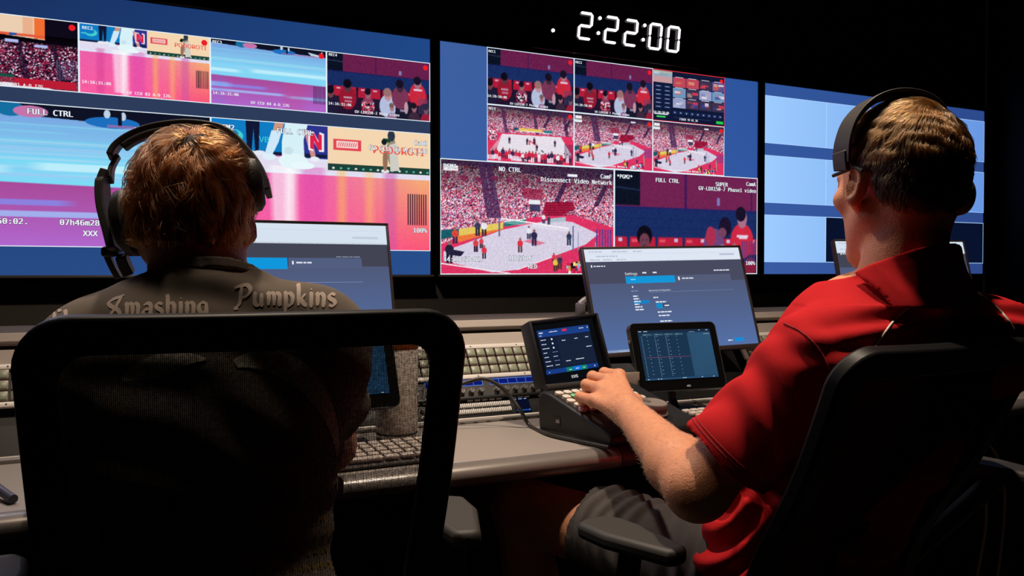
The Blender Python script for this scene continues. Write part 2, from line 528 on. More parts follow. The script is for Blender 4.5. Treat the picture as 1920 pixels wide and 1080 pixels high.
PAL = [(214, 60, 92), (236, 226, 240), (70, 30, 66), (200, 128, 158), (128, 104, 164), (236, 160, 170), (40, 24, 52)]
WT = [26, 22, 12, 16, 12, 8, 8]
def person_fig(p, x, y, h, top, leg, seed=0):
    """a tiny standing figure on a video picture, feet at (x, y)"""
    w_ = h * 0.16 * p.h / p.w
    p.rect(x - w_, y - h * 0.5, x - w_ * 0.1, y, leg); p.rect(x + w_ * 0.15, y - h * 0.5, x + w_, y, leg)
    p.oval(x, y - h * 0.62, w_ * 1.35, h * 0.22, top); p.oval(x, y - h * 0.91, w_ * 0.6, h * 0.09, (150, 100, 100))
def meter(p, x0, y0, x1, y1, n, rgb, al=0.9):
    d = (x1 - x0) / n
    for i in range(n): p.rect(x0 + i * d, y0, x0 + (i + 0.5) * d, y1, rgb, al)

def pic_arena(w_, h, seed=1, big=True, wide=False):
    """high view of a volleyball court with full stands"""
    p = Pic(w_, h, (60, 30, 70)); c = max(2, w_ // 200)
    g = random.Random(seed)
    p.dots(p.Vv < 2, c, PAL, WT, seed)
    p.a *= (0.42 + 0.62 * np.clip((p.Vv - 0.02) * 3.0, 0, 1))[..., None]
    p.put(p.mask([(0, 0), (1, 0), (1, 0.11), (0.6, 0.12), (0.3, 0.06), (0, 0.05)]), (40, 24, 62), 0.55)
    for x in ((0.20, 0.24) if not wide else (0.15, 0.5, 0.85)):
        p.poly([(x, 0), (x + 0.035, 0), (x + 0.09, 0.5), (x + 0.05, 0.5)], (64, 34, 78), 0.75)
    p.poly([(0.70, 0.1), (0.73, 0.1), (0.66, 0.34), (0.63, 0.34)], (50, 26, 66), 0.8)
    p.poly([(0.93, 0.16), (0.96, 0.16), (0.90, 0.36), (0.87, 0.36)], (50, 26, 66), 0.8)
    for i in range(12): p.rect(0.02 + i * 0.085, 0.13 + 0.01 * (i % 3), 0.055 + i * 0.085, 0.17 + 0.01 * (i % 3), (120, 34, 74), 0.8)
    if not wide:
        p.poly([(0.58, 0.34), (0.74, 0.33), (0.76, 0.39), (0.62, 0.50), (0.56, 0.46)], (168, 26, 60))
        for i in range(6): p.line(0.58, 0.35 + i * 0.022, 0.75, 0.34 + i * 0.022, 0.004, (110, 16, 50))
        p.poly([(0.44, 0.22), (0.56, 0.23), (0.56, 0.33), (0.46, 0.32)], (150, 30, 66), 0.7)
        p.rect(0.485, 0.325, 0.55, 0.365, (232, 236, 240)); p.rect(0.49, 0.365, 0.55, 0.43, (66, 60, 96))
        p.rect(0.02, 0.06, 0.095, 0.105, (240, 236, 240)); p.rect(0.71, 0.075, 0.77, 0.1, (236, 236, 244))
        p.poly([(0, 0.74), (0.34, 0.52), (0.58, 0.47), (0.75, 0.45), (1.0, 0.56), (1, 1), (0, 1)], (222, 52, 100))
        p.poly([(0.08, 0.66), (0.20, 0.60), (0.34, 0.55), (0.34, 0.6), (0.1, 0.72)], (236, 120, 60))
        p.poly([(0.02, 0.80), (0.34, 0.60), (0.62, 0.50), (0.74, 0.515), (0.9, 0.62), (0.82, 0.72), (0.42, 0.955), (0.28, 0.98), (0.02, 0.88)], (214, 206, 226))
        p.poly([(0.45, 0.70), (0.50, 0.68), (0.58, 0.71), (0.54, 0.735)], (222, 120, 150))
        p.line(0.0, 0.90, 0.38, 0.99, 0.006, (240, 236, 244)); p.line(0.42, 0.955, 0.62, 0.84, 0.004, (250, 240, 246))
        p.poly([(0.10, 0.605), (0.34, 0.535), (0.34, 0.59), (0.10, 0.665)], (228, 200, 96))
        p.poly([(0, 0.62), (0.1, 0.60), (0.1, 0.66), (0, 0.70)], (24, 92, 104))
        p.poly([(0.345, 0.53), (0.47, 0.50), (0.47, 0.54), (0.345, 0.575)], (26, 120, 116)); p.line(0.345, 0.528, 0.47, 0.498, 0.005, (240, 240, 245))
        p.poly([(0.60, 0.49), (0.70, 0.47), (0.70, 0.51), (0.60, 0.525)], (170, 190, 200))
        p.poly([(0.33, 0.50), (0.72, 0.575), (0.72, 0.61), (0.33, 0.54)], (240, 236, 246), 0.35); p.line(0.33, 0.50, 0.72, 0.575, 0.006, (250, 246, 250))
        p.line(0.318, 0.49, 0.318, 0.66, 0.008, (96, 110, 150)); p.line(0.745, 0.55, 0.745, 0.78, 0.008, (90, 104, 150)); p.line(0.775, 0.60, 0.775, 0.78, 0.006, (120, 150, 190))
        for x, y, hh, t, l in ((0.485, 0.68, 0.12, (230, 230, 240), (40, 40, 70)), (0.515, 0.74, 0.15, (44, 40, 78), (40, 36, 70)), (0.435, 0.80, 0.13, (220, 50, 70), (90, 60, 70)),
                               (0.20, 0.66, 0.14, (60, 60, 90), (40, 40, 60)), (0.235, 0.66, 0.14, (236, 230, 240), (40, 40, 60)), (0.19, 0.80, 0.12, (220, 60, 70), (50, 30, 60)),
                               (0.22, 0.77, 0.10, (222, 64, 80), (60, 40, 60)), (0.08, 0.73, 0.14, (220, 70, 60), (60, 40, 70)), (0.05, 0.90, 0.19, (36, 34, 58), (30, 28, 50)),
                               (0.63, 0.90, 0.10, (226, 60, 80), (50, 40, 60)), (0.72, 0.73, 0.13, (50, 60, 90), (40, 50, 80)), (0.79, 0.87, 0.10, (60, 50, 90), (44, 40, 70)),
                               (0.235, 0.86, 0.12, (222, 52, 74), (60, 40, 60)), (0.60, 0.545, 0.08, (60, 56, 90), (50, 46, 70)), (0.57, 0.535, 0.09, (230, 226, 236), (60, 50, 80))):
            person_fig(p, x, y, hh, t, l)
        p.poly([(0.06, 0.78), (0.13, 0.80), (0.11, 0.84), (0.05, 0.83)], (34, 30, 60))
        m = p.mask([(0.62, 0.88), (0.86, 0.80), (0.86, 1), (0.60, 1)]); sub = p.mask([(0.60, 0.94), (0.88, 0.84), (0.88, 1), (0.60, 1)])
        p.dots(sub & (p.U > 0.70), c * 3, [(226, 56, 96), (220, 215, 230), (40, 36, 60), (226, 190, 90), (120, 150, 200)], [5, 2, 2, 1, 1], seed + 5)
        for x, y in ((0.64, 0.97), (0.665, 0.95)): person_fig(p, x, y, 0.13, (232, 190, 70) if x < 0.65 else (60, 50, 80), (70, 50, 40))
        p.rect(0.88, 0.70, 0.885, 0.9, (110, 220, 140), 0.9)
        meter(p, 0.885, 0.575, 0.99, 0.74, 6, (64, 66, 150), 0.85)
    else:
        p.poly([(0.03, 0.48), (0.97, 0.46), (1, 0.62), (1, 1), (0, 1), (0, 0.58)], (224, 52, 96))
        p.poly([(0.17, 0.50), (0.84, 0.48), (0.97, 0.80), (0.02, 0.84)], (230, 222, 232))
        p.poly([(0.10, 0.56), (0.16, 0.54), (0.10, 0.82), (0.01, 0.84)], (214, 60, 96), 0.5)
        p.rect(0.36, 0.37, 0.62, 0.43, (228, 196, 90)); p.rect(0.64, 0.38, 0.74, 0.43, (30, 116, 124)); p.rect(0.30, 0.37, 0.35, 0.42, (26, 84, 110))
        p.line(0.38, 0.42, 0.74, 0.43, 0.006, (245, 235, 240))
        p.rect(0.47, 0.58, 0.485, 0.66, (222, 60, 84)); p.rect(0.535, 0.58, 0.55, 0.66, (222, 60, 84)); p.line(0.475, 0.58, 0.545, 0.66, 0.012, (222, 60, 84))
        for x, y in ((0.25, 0.66), (0.45, 0.66), (0.53, 0.64), (0.77, 0.66), (0.56, 0.76)): person_fig(p, x, y, 0.12, (60, 40, 70), (50, 34, 60))
        p.line(0.61, 0.74, 0.64, 0.78, 0.012, (40, 60, 70))
        for i in range(26): person_fig(p, 0.03 + 0.037 * i, 0.985 - 0.06 * g.random(), 0.15 + 0.06 * g.random(), g.choice([(210, 36, 66), (60, 40, 80), (236, 230, 240), (200, 60, 90)]), g.choice([(60, 36, 60), (230, 220, 235)]))
        m = p.mask([(0, 0.36), (0.08, 0.36), (0.13, 0.62), (0, 0.62)]); p.dots(m, c * 2, PAL, WT, seed + 2)
        meter(p, 0.885, 0.6, 0.99, 0.86, 6, (60, 36, 80), 0.8)
    p.noise(7, c, seed + 9)
    return p.half()

def pic_stand(w_, h, seed=3, zoom=False):
    """spectators on red seats in front of a blue and maroon wall"""
    p = Pic(w_, h, (24, 44, 98))
    if zoom:
        p.rect(0, 0, 1, 0.36, (112, 34, 80)); p.rect(0, 0, 0.17, 0.34, (12, 18, 34)); p.line(0, 0.17, 0.17, 0.19, 0.008, (30, 44, 78))
        p.rect(0.47, 0, 0.485, 0.36, (60, 24, 84)); p.rect(0.95, 0, 0.96, 0.36, (66, 26, 90)); p.rect(0, 0.35, 1, 0.37, (30, 36, 100))
        p.rect(0.70, 0.23, 0.72, 0.31, (128, 124, 190))
        for y in (0.46, 0.55): p.rect(0, y, 1, y + 0.006, (18, 36, 84))
        for i in range(6):
            p.poly([(i * 0.185 - 0.08, 0.64), (i * 0.185 + 0.085, 0.64), (i * 0.185 + 0.09, 0.80), (i * 0.185 - 0.085, 0.80)], (186, 30, 60)); p.rect(i * 0.185 + 0.03, 0.65, i * 0.185 + 0.055, 0.685, (200, 190, 220))
            p.rect(i * 0.185 - 0.07, 0.66, i * 0.185 - 0.03, 0.69, (226, 80, 100))
        p.rect(0, 0.8, 1, 1, (40, 24, 56))
        p.oval(0.20, 0.63, 0.05, 0.10, (14, 12, 24)); p.oval(0.20, 0.68, 0.034, 0.075, (110, 60, 78)); p.rect(0.185, 0.665, 0.192, 0.672, (20, 10, 20)); p.rect(0.208, 0.665, 0.215, 0.672, (20, 10, 20)); p.line(0.19, 0.72, 0.21, 0.72, 0.004, (60, 24, 40))
        p.oval(0.20, 0.84, 0.09, 0.09, (150, 24, 52))
        p.oval(0.68, 0.72, 0.075, 0.18, (112, 66, 122)); p.oval(0.655, 0.62, 0.035, 0.10, (172, 46, 78)); p.oval(0.76, 0.52, 0.045, 0.10, (26, 18, 44)); p.oval(0.74, 0.58, 0.03, 0.05, (116, 66, 92))
        p.oval(0.885, 0.66, 0.085, 0.18, (206, 40, 66)); p.oval(0.885, 0.43, 0.036, 0.10, (168, 112, 136)); p.oval(0.875, 0.385, 0.038, 0.075, (24, 18, 40)); p.rect(0.845, 0.60, 0.93, 0.625, (226, 206, 226)); p.rect(0.862, 0.625, 0.925, 0.64, (226, 206, 226))
        p.oval(0.83, 0.78, 0.02, 0.1, (160, 100, 124)); p.oval(0.74, 0.78, 0.036, 0.08, (150, 120, 160)); p.oval(0.60, 0.80, 0.03, 0.07, (150, 150, 190)); p.oval(0.38, 0.80, 0.03, 0.06, (30, 26, 60)); p.oval(0.48, 0.80, 0.03, 0.06, (26, 22, 50)); p.oval(0.95, 0.92, 0.05, 0.09, (130, 30, 60))
        meter(p, 0.885, 0.66, 0.99, 0.88, 6, (60, 64, 140), 0.85)
    else:
        p.rect(0, 0, 1, 0.30, (104, 30, 74)); p.rect(0, 0, 0.155, 0.30, (10, 18, 36)); p.line(0, 0.14, 0.155, 0.15, 0.01, (40, 50, 80))
        p.rect(0.46, 0, 0.47, 0.32, (60, 22, 78)); p.rect(0.69, 0.20, 0.715, 0.27, (128, 124, 180)); p.rect(0, 0.30, 1, 0.32, (26, 34, 92))
        p.rect(0, 0.54, 1, 1, (34, 20, 46))
        for i in range(9): p.poly([(i * 0.115 - 0.045, 0.54), (i * 0.115 + 0.045, 0.54), (i * 0.115 + 0.05, 0.70), (i * 0.115 - 0.05, 0.70)], (178, 28, 56)); p.rect(i * 0.115 - 0.02, 0.56, i * 0.115 + 0.015, 0.585, (214, 170, 200))
        for x, y, r, t, hd, hr in ((0.20, 0.66, 0.085, (150, 24, 48), (92, 50, 66), (14, 10, 22)), (0.39, 0.76, 0.065, (146, 60, 90), (150, 96, 110), (20, 16, 34)), (0.04, 0.78, 0.08, (30, 26, 54), (110, 60, 70), (16, 12, 26)),
                               (0.58, 0.74, 0.085, (178, 190, 220), (190, 140, 150), (150, 110, 110)), (0.74, 0.78, 0.09, (24, 24, 46), (190, 140, 150), (36, 26, 40)), (0.70, 0.58, 0.085, (120, 52, 84), (60, 40, 60), (22, 16, 34)),
                               (0.875, 0.50, 0.085, (200, 40, 62), (164, 108, 126), (26, 18, 36)), (0.84, 0.92, 0.06, (60, 40, 60), (150, 100, 110), (30, 20, 36)), (0.96, 0.93, 0.06, (150, 30, 56), (140, 90, 100), (26, 20, 34)), (0.62, 0.95, 0.05, (150, 110, 150), (170, 120, 130), (120, 90, 90))):
            p.oval(x, y + 0.06, r * 0.95, r * 2.2, t); p.oval(x, y - 0.13, r * 0.42, r * 1.2, hd); p.oval(x - 0.004, y - 0.17, r * 0.45, r * 0.85, hr)
        p.rect(0.835, 0.47, 0.92, 0.50, (226, 200, 220)); p.rect(0.16, 0.70, 0.24, 0.73, (200, 190, 210), 0.7); p.rect(0.17, 0.76, 0.24, 0.79, (200, 190, 210), 0.6)
        p.dots(p.mask([(0.33, 0.76), (0.45, 0.76), (0.45, 0.9), (0.33, 0.9)]), 5, [(200, 60, 80), (230, 220, 230), (40, 30, 60)], [3, 2, 2], seed)
        p.oval(0.76, 0.80, 0.02, 0.10, (190, 150, 160)); p.rect(0.70, 0.83, 0.75, 0.87, (170, 160, 190), 0.8)
        meter(p, 0.885, 0.62, 0.99, 0.88, 6, (70, 72, 110), 0.75)
        p.dots((p.Vv > 0.82), 4, [(30, 20, 40), (60, 30, 60), (150, 40, 66), (20, 16, 34)], [4, 3, 1, 4], seed + 1) if False else None
    p.blur(2 if zoom else 1); p.noise(5, 2, seed)
    return p.half()

def pic_pan(w_, h, seed=5):
    """a fast pan over a shiny court: horizontal streaks"""
    p = Pic(w_, h, (120, 178, 228)); g = np.random.default_rng(seed)
    t = p.Vv + 0.0 * p.U
    top, mid, low = np.array((122, 168, 226), float), np.array((132, 214, 246), float), np.array((176, 92, 178), float)
    a = np.clip((t - 0.1) / 0.3, 0, 1)[..., None]; p.a[:] = top * (1 - a) + mid * a
    for i in range(26):
        y = 0.14 + 0.4 * g.random(); hh = 0.004 + 0.012 * g.random(); x = g.random(); l = 0.4 + g.random()
        p.rect(x - l, y, x + l * 0.5, y + hh, (84 + 120 * g.random(), 190 + 50 * g.random(), 240), 0.35)
    p.rect(-1, 0.44, 0.24, 0.49, (196, 240, 252), 0.85); p.rect(0.35, 0.41, 1.4, 0.465, (200, 242, 252), 0.8); p.rect(-1, 0.3, 1.3, 0.33, (160, 200, 240), 0.5)
    b = p.Vv > 0.545 + 0.03 * p.U
    k = np.clip((p.Vv - 0.55) / 0.45, 0, 1)[..., None]
    col = np.array((168, 74, 152), float) * (1 - k) + np.array((176, 104, 206), float) * k
    p.a[b] = col[b]
    p.rect(0.0, 0.67, 0.46, 0.71, (132, 140, 236), 0.8); p.rect(-0.1, 0.645, 0.16, 0.72, (140, 190, 246), 0.7); p.rect(-0.1, 0.75, 0.62, 0.79, (160, 190, 246), 0.85); p.rect(0.66, 0.77, 1.2, 0.81, (150, 190, 244), 0.8)
    p.put((p.U > 0.05) & (p.U < 0.12) & b, (120, 120, 220), 0.25); p.put((p.U > 0.62) & (p.U < 0.8) & b, (200, 70, 130), 0.25)
    p.blurx(max(2, w_ // 26)); p.a = (p.a + np.roll(p.a, 1, 0) + np.roll(p.a, -1, 0) + np.roll(p.a, 2, 0)) / 4
    q = p.mask([(0, 0), (1, 0), (1, 0.12), (0.5, 0.10), (0, 0.07)])
    p.put(q, (14, 18, 36)); p.oval(0.26, 0.05, 0.05, 0.05, (20, 110, 160)); p.oval(0.33, 0.06, 0.06, 0.04, (196, 116, 170)); p.oval(0.62, 0.10, 0.10, 0.04, (30, 110, 190)); p.oval(0.60, 0.04, 0.012, 0.03, (190, 210, 230)); p.oval(0.66, 0.05, 0.010, 0.03, (190, 210, 230))
    p.rect(0.64, 0.03, 0.655, 0.12, (12, 16, 34)); p.poly([(0.83, 0.06), (0.93, 0.09), (0.96, 0.03), (0.965, 0.12), (0.86, 0.11)], (190, 214, 230)); p.rect(0.60, 0.115, 1.0, 0.135, (190, 110, 160), 0.6)
    if w_ < 500: meter(p, 0.88, 0.58, 0.99, 0.86, 9, (40, 40, 84), 0.85)
    return p.half()

def pic_feet(w_, h, seed=6):
    """court-side close-up: players' legs, advertising board and photographer, pink reflecting floor"""
    p = Pic(w_, h, (240, 120, 190))
    k = np.clip((p.Vv - 0.36) / 0.64, 0, 1)[..., None]; r = np.clip((p.U - 0.45) / 0.5, 0, 1)[..., None]
    A = np.array((236, 96, 170), float) * (1 - k) + np.array((250, 92, 160), float) * k
    B = np.array((244, 176, 120), float) * (1 - k) + np.array((250, 84, 120), float) * k
    p.a[:] = A * (1 - r) + B * r
    p.rect(0, 0.27, 1, 0.40, (222, 226, 246)); p.put(p.mask([(0, 0.25), (1, 0.33), (1, 0.40), (0, 0.36)]), (226, 220, 240))
    for x, ww, c, al in ((0.30, 0.10, (252, 250, 255), 0.75), (0.34, 0.05, (255, 255, 255), 0.6), (0.16, 0.06, (200, 50, 140), 0.35), (0.44, 0.10, (214, 60, 170), 0.35), (0.80, 0.06, (196, 80, 170), 0.45), (0.57, 0.04, (252, 190, 90), 0.5), (0.70, 0.04, (252, 200, 100), 0.4)):
        p.put((abs(p.U - x) < ww / 2) & (p.Vv > 0.34), c, al) if al < 0.7 else p.put((abs(p.U - x) < ww / 2 * (1.2 - 0.5 * p.Vv)) & (p.Vv > 0.34) & (p.Vv < 0.95), c, 0.6)
    p.blurx(max(2, w_ // 70))
    p.noise(3, 3, seed)
    p.rect(0, 0, 0.38, 0.25, (16, 124, 196)); p.rect(0.38, 0, 0.505, 0.27, (44, 52, 142)); p.rect(0.505, 0, 1, 0.34, (244, 214, 176)); p.rect(0.505, 0.30, 1, 0.355, (30, 66, 56)); p.rect(0, 0.235, 0.5, 0.262, (18, 30, 60))
    for i in range(14): p.oval(0.53 + i * 0.035, 0.335, 0.006, 0.008, (80, 190, 170) if i % 3 else (230, 230, 230))
    p.oval(0.09, 0.13, 0.045, 0.05, (70, 206, 206)); p.oval(0.08, 0.115, 0.035, 0.035, (16, 124, 196)); p.rect(0.02, 0.14, 0.05, 0.155, (70, 206, 206))
    # legs
    p.poly([(0.145, 0), (0.205, 0), (0.20, 0.24), (0.185, 0.24), (0.178, 0.06), (0.17, 0.24), (0.15, 0.24)], (16, 22, 52)); p.oval(0.165, 0.255, 0.028, 0.02, (230, 236, 246)); p.oval(0.205, 0.25, 0.028, 0.018, (226, 232, 244))
    p.poly([(0.27, 0), (0.31, 0), (0.30, 0.07), (0.26, 0.08)], (206, 150, 126)); p.poly([(0.255, 0.07), (0.30, 0.07), (0.285, 0.16), (0.255, 0.27), (0.225, 0.26)], (206, 232, 248)); p.oval(0.245, 0.275, 0.03, 0.025, (220, 240, 250))
    p.poly([(0.315, 0), (0.415, 0), (0.395, 0.13), (0.40, 0.30), (0.30, 0.31), (0.30, 0.15)], (214, 240, 248)); p.oval(0.35, 0.30, 0.065, 0.06, (226, 246, 250)); p.oval(0.39, 0.33, 0.055, 0.03, (232, 248, 252)); p.oval(0.33, 0.22, 0.02, 0.03, (190, 214, 226), 0.6)
    p.poly([(0.395, 0.04), (0.42, 0.05), (0.44, 0.16), (0.45, 0.26), (0.43, 0.27), (0.41, 0.14)], (206, 140, 140)); p.oval(0.445, 0.275, 0.022, 0.02, (232, 236, 246))
    # emblem letter on the blue board
    N = [(0.425, 0.07), (0.443, 0.07), (0.462, 0.14), (0.462, 0.07), (0.478, 0.08), (0.478, 0.20), (0.462, 0.20), (0.442, 0.13), (0.442, 0.20), (0.425, 0.19)]
    p.poly([(x + (x - 0.45) * 0.35, y + (y - 0.135) * 0.2) for x, y in N], (240, 236, 246)); p.poly(N, (222, 34, 74))
    # board, photographer
    p.rect(0.53, 0.10, 0.66, 0.19, (226, 70, 84)); p.rect(0.545, 0.115, 0.645, 0.17, (244, 214, 210)); 
    for i in range(9): p.line(0.552 + i * 0.010, 0.16, 0.558 + i * 0.010, 0.125, 0.004, (226, 80, 90))
    p.oval(0.805, 0.16, 0.022, 0.13, (150, 140, 120)); p.poly([(0.795, 0.12), (0.83, 0.10), (0.845, 0.33), (0.80, 0.34)], (206, 204, 196)); p.oval(0.805, 0.045, 0.018, 0.045, (44, 54, 70)); p.rect(0.765, 0.07, 0.80, 0.10, (28, 70, 50)); p.oval(0.77, 0.10, 0.013, 0.025, (20, 30, 34)); p.oval(0.775, 0.34, 0.02, 0.016, (226, 226, 226))
    p.oval(0.775, 0.25, 0.012, 0.09, (150, 110, 90))
    meter(p, 0.885, 0.52, 0.985, 0.78, 9, (26, 20, 40), 0.95)
    return p.half()

def pic_hall(w_, h, seed=8):
    """dim stands with a lit scoreboard"""
    p = Pic(w_, h, (16, 10, 28)); c = max(2, w_ // 110)
    p.dots(p.Vv > 0.36, c, [(150, 30, 66), (210, 190, 214), (60, 16, 44), (34, 12, 36), (120, 60, 90)], [5, 3, 6, 6, 3], seed)
    p.a *= np.clip((p.Vv - 0.22) * 4.5, 0.12, 1)[..., None]
    for x in (0.12, 0.30, 0.56, 0.8): p.poly([(x, 0.35), (x + 0.03, 0.35), (x + 0.10, 0.85), (x + 0.05, 0.85)], (28, 14, 40), 0.7)
    p.rect(0, 0.0, 1, 0.25, (14, 10, 26)); p.poly([(0.20, 0.0), (0.76, 0.0), (0.76, 0.31), (0.20, 0.26)], (236, 206, 176)); p.rect(0.69, 0, 0.76, 0.30, (240, 110, 50)); p.rect(0.61, 0.02, 0.68, 0.26, (232, 176, 140)); p.rect(0.15, 0.25, 0.76, 0.285, (226, 90, 60)); p.rect(0.52, 0.25, 0.57, 0.285, (40, 80, 160))
    for x, y in ((0.49, 0.34), (0.69, 0.38)): p.rect(x, y, x + 0.09, y + 0.04, (176, 186, 236))
    p.put(p.Vv > 0.86, (150, 40, 64), 0.75); p.rect(0, 0.80, 0.36, 0.86, (216, 190, 60)); p.rect(0.37, 0.82, 0.55, 0.86, (24, 80, 70)); p.poly([(0, 0.95), (0.7, 0.93), (0.85, 1), (0, 1)], (226, 220, 226)); p.rect(0.55, 0.86, 0.97, 0.97, (186, 28, 52))
    meter(p, 0.84, 0.56, 0.99, 0.84, 8, (96, 92, 130), 0.6)
    return p.half()

# ================================================================== the three wall displays
DW, DH, DY = 1.88, 1.0575, 3.60989
D1L = 1.43421 - 0.04733 - DW; D2L = 1.43421; D3L = D2L + DW + 0.04733
DZB = CAM_H - 0.01376
M_BEZEL = pmat('display_bezel', (30, 29, 28), 0.35, 0.08, 30)
SCREEN = emat('lit_screen')
WHITE = (226, 240, 250); NAVY = (42, 58, 98)

def display(name, label, XL, back):
    t = thing(name, label, 'screen', (XL + DW / 2, DY, DZB), group='wall displays')
    b = MB(); g = 0.011; d = 0.055
    b.box((0, d / 2 + 0.004, DH / 2), (DW + 2 * g, d, DH + 2 * g), bev=0.003)
    b.build('housing', M_BEZEL, t)
    b = MB()
    for c, s in (((0, 0, DH + g / 2), (DW + 2 * g, 0.012, g)), ((-DW / 2 - g / 2, 0, DH / 2), (g, 0.012, DH)), ((DW / 2 + g / 2, 0, DH / 2), (g, 0.012, DH))): b.box(c, s, bev=0.002)
    b.build('bezel', M_BEZEL, t)
    b = MB(); b.box((0, -.008, -g / 2 - .0005), (DW + 2 * g, 0.030, g), bev=.003); b.build('bottom_lip', pmat('painted_lit_lip', (120, 114, 108), .4, .06, 60, metal=.3), t)  # lower bezel stands proud; lamplight on it is painted into the lighter colour
    k = Canvas(); 
    img = Pic(64, 36).a * 0
    y = np.linspace(0, 1, 36)[:, None, None]; x = np.linspace(0, 1, 64)[None, :, None]
    img[:] = back[0] * (1 - y) * (1 - x) + back[1] * (1 - y) * x + back[2] * y * (1 - x) + back[3] * y * x
    k.z = -0.002; k.grid(img, -DW / 2, 0, DW / 2, DH)
    k.build('screen', SCREEN, t)
    return t
def U(u): return (u - 0.5) * DW
def Vz(v): return (1 - v) * DH
def window(t, u0, v0, u1, v1, img, texts=(), border=WHITE, rec=False, extra=None, bw=0.0032):
    """one picture tile of the multiviewer"""
    k = Canvas(); k.z = 0.0
    x0, x1, z0, z1 = U(u0), U(u1), Vz(v1), Vz(v0)
    if img is None: pass
    elif isinstance(img, tuple): k.rect(x0, z0, x1, z1, img)
    else: k.grid(img, x0, z0, x1, z1)
    k.up(); k.frame(x0, z0, x1, z1, bw, border)
    if rec: k.disc(x1 - 0.022, z1 - 0.024, 0.0115, (236, 30, 40))
    if extra: extra(k, x0, z0, x1, z1)
    k.up()
    for s, u, v, size, al in texts: k.text(s, U(u), Vz(v), size, (240, 246, 253), 'mono', al, 0.016 if size < .03 else 0.022, None if size < .03 else (34, 36, 60))
    return k.build('video_window', SCREEN, t)
SM, LG = 0.0215, 0.0395

bl = [np.array(c, float) for c in ((24, 46, 92), (32, 72, 136), (40, 74, 132), (40, 78, 140))]
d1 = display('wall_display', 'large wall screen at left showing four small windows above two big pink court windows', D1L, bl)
# one flat dark band between the two rows of windows
k_ = Canvas(); k_.z = -0.001; k_.rect(U(0), Vz(0.4), U(1), Vz(0.35), (46, 60, 92)); k_.build('band', SCREEN, d1)
window(d1, 0, .1, .25, .35, pic_hall(460, 260), [('GV CCU 01 A-D_12G', .186, .345, SM, 'r')], rec=True)
window(d1, .25, .1, .5, .35, pic_feet(460, 260), [('REC2', .256, .122, SM, 'l'), ('14:16:31:06', .2545, .314, SM, 'l'), ('GV CCU 03 A-D_12G', .337, .340, SM, 'l')], rec=True,
       extra=lambda k, x0, z0, x1, z1: k.text('PODOROTI', x0 + (x1 - x0) * .715, z1 - (z1 - z0) * .20, .032, (232, 92, 84), 'sans', 'l', .02))
window(d1, .5, .1, .75, .35, pic_pan(460, 260), [('REC3', .5045, .119, SM, 'l'), ('14:16:31:06', .5045, .312, SM, 'l'), ('GV CCU 04 A-D_12G', .583, .337, SM, 'l')], rec=True)
window(d1, .75, .1, 1, .35, pic_stand(460, 260), [('REC4', .755, .117, SM, 'l'), ('14:16:31:06', .7535, .313, SM, 'l'), ('GV-LDX150-2 Main video', .815, .338, SM, 'l')], rec=True)
window(d1, 0, .4, .5, .9, pic_pan(900, 506, 9), [('FULL CTRL', .158, .438, LG, 'l'), ('GV CCU 04 A-D_12G', .494, .478, LG * .95, 'r'), ('CamC', .494, .443, LG * .95, 'r'), ('14:16:50:02.', .156, .822, LG, 'r'), ('07h46m28', .284, .822, LG, 'r'), ('XXX', .281, .86, LG, 'r')])
window(d1, .5, .4, 1, .9, pic_feet(900, 506), [('PGM2', .513, .444, LG, 'l'), ('FULL CTRL', .638, .443, LG, 'l'), ('CamB', .992, .452, LG * .95, 'r'), ('GV CCU 03 A-D_12G', .992, .485, LG * .95, 'r'), ('100%', .991, .822, LG, 'r')],
       extra=lambda k, x0, z0, x1, z1: (k.text('PODOROTI', x0 + (x1 - x0) * .715, z1 - (z1 - z0) * .195, .064, (232, 92, 84), 'sans', 'l', .02), k.up(), k.text('VB', x0 + (x1 - x0) * .20, z1 - (z1 - z0) * .165, .045, (60, 200, 220), 'sans', 'l', .01), k.up(),))

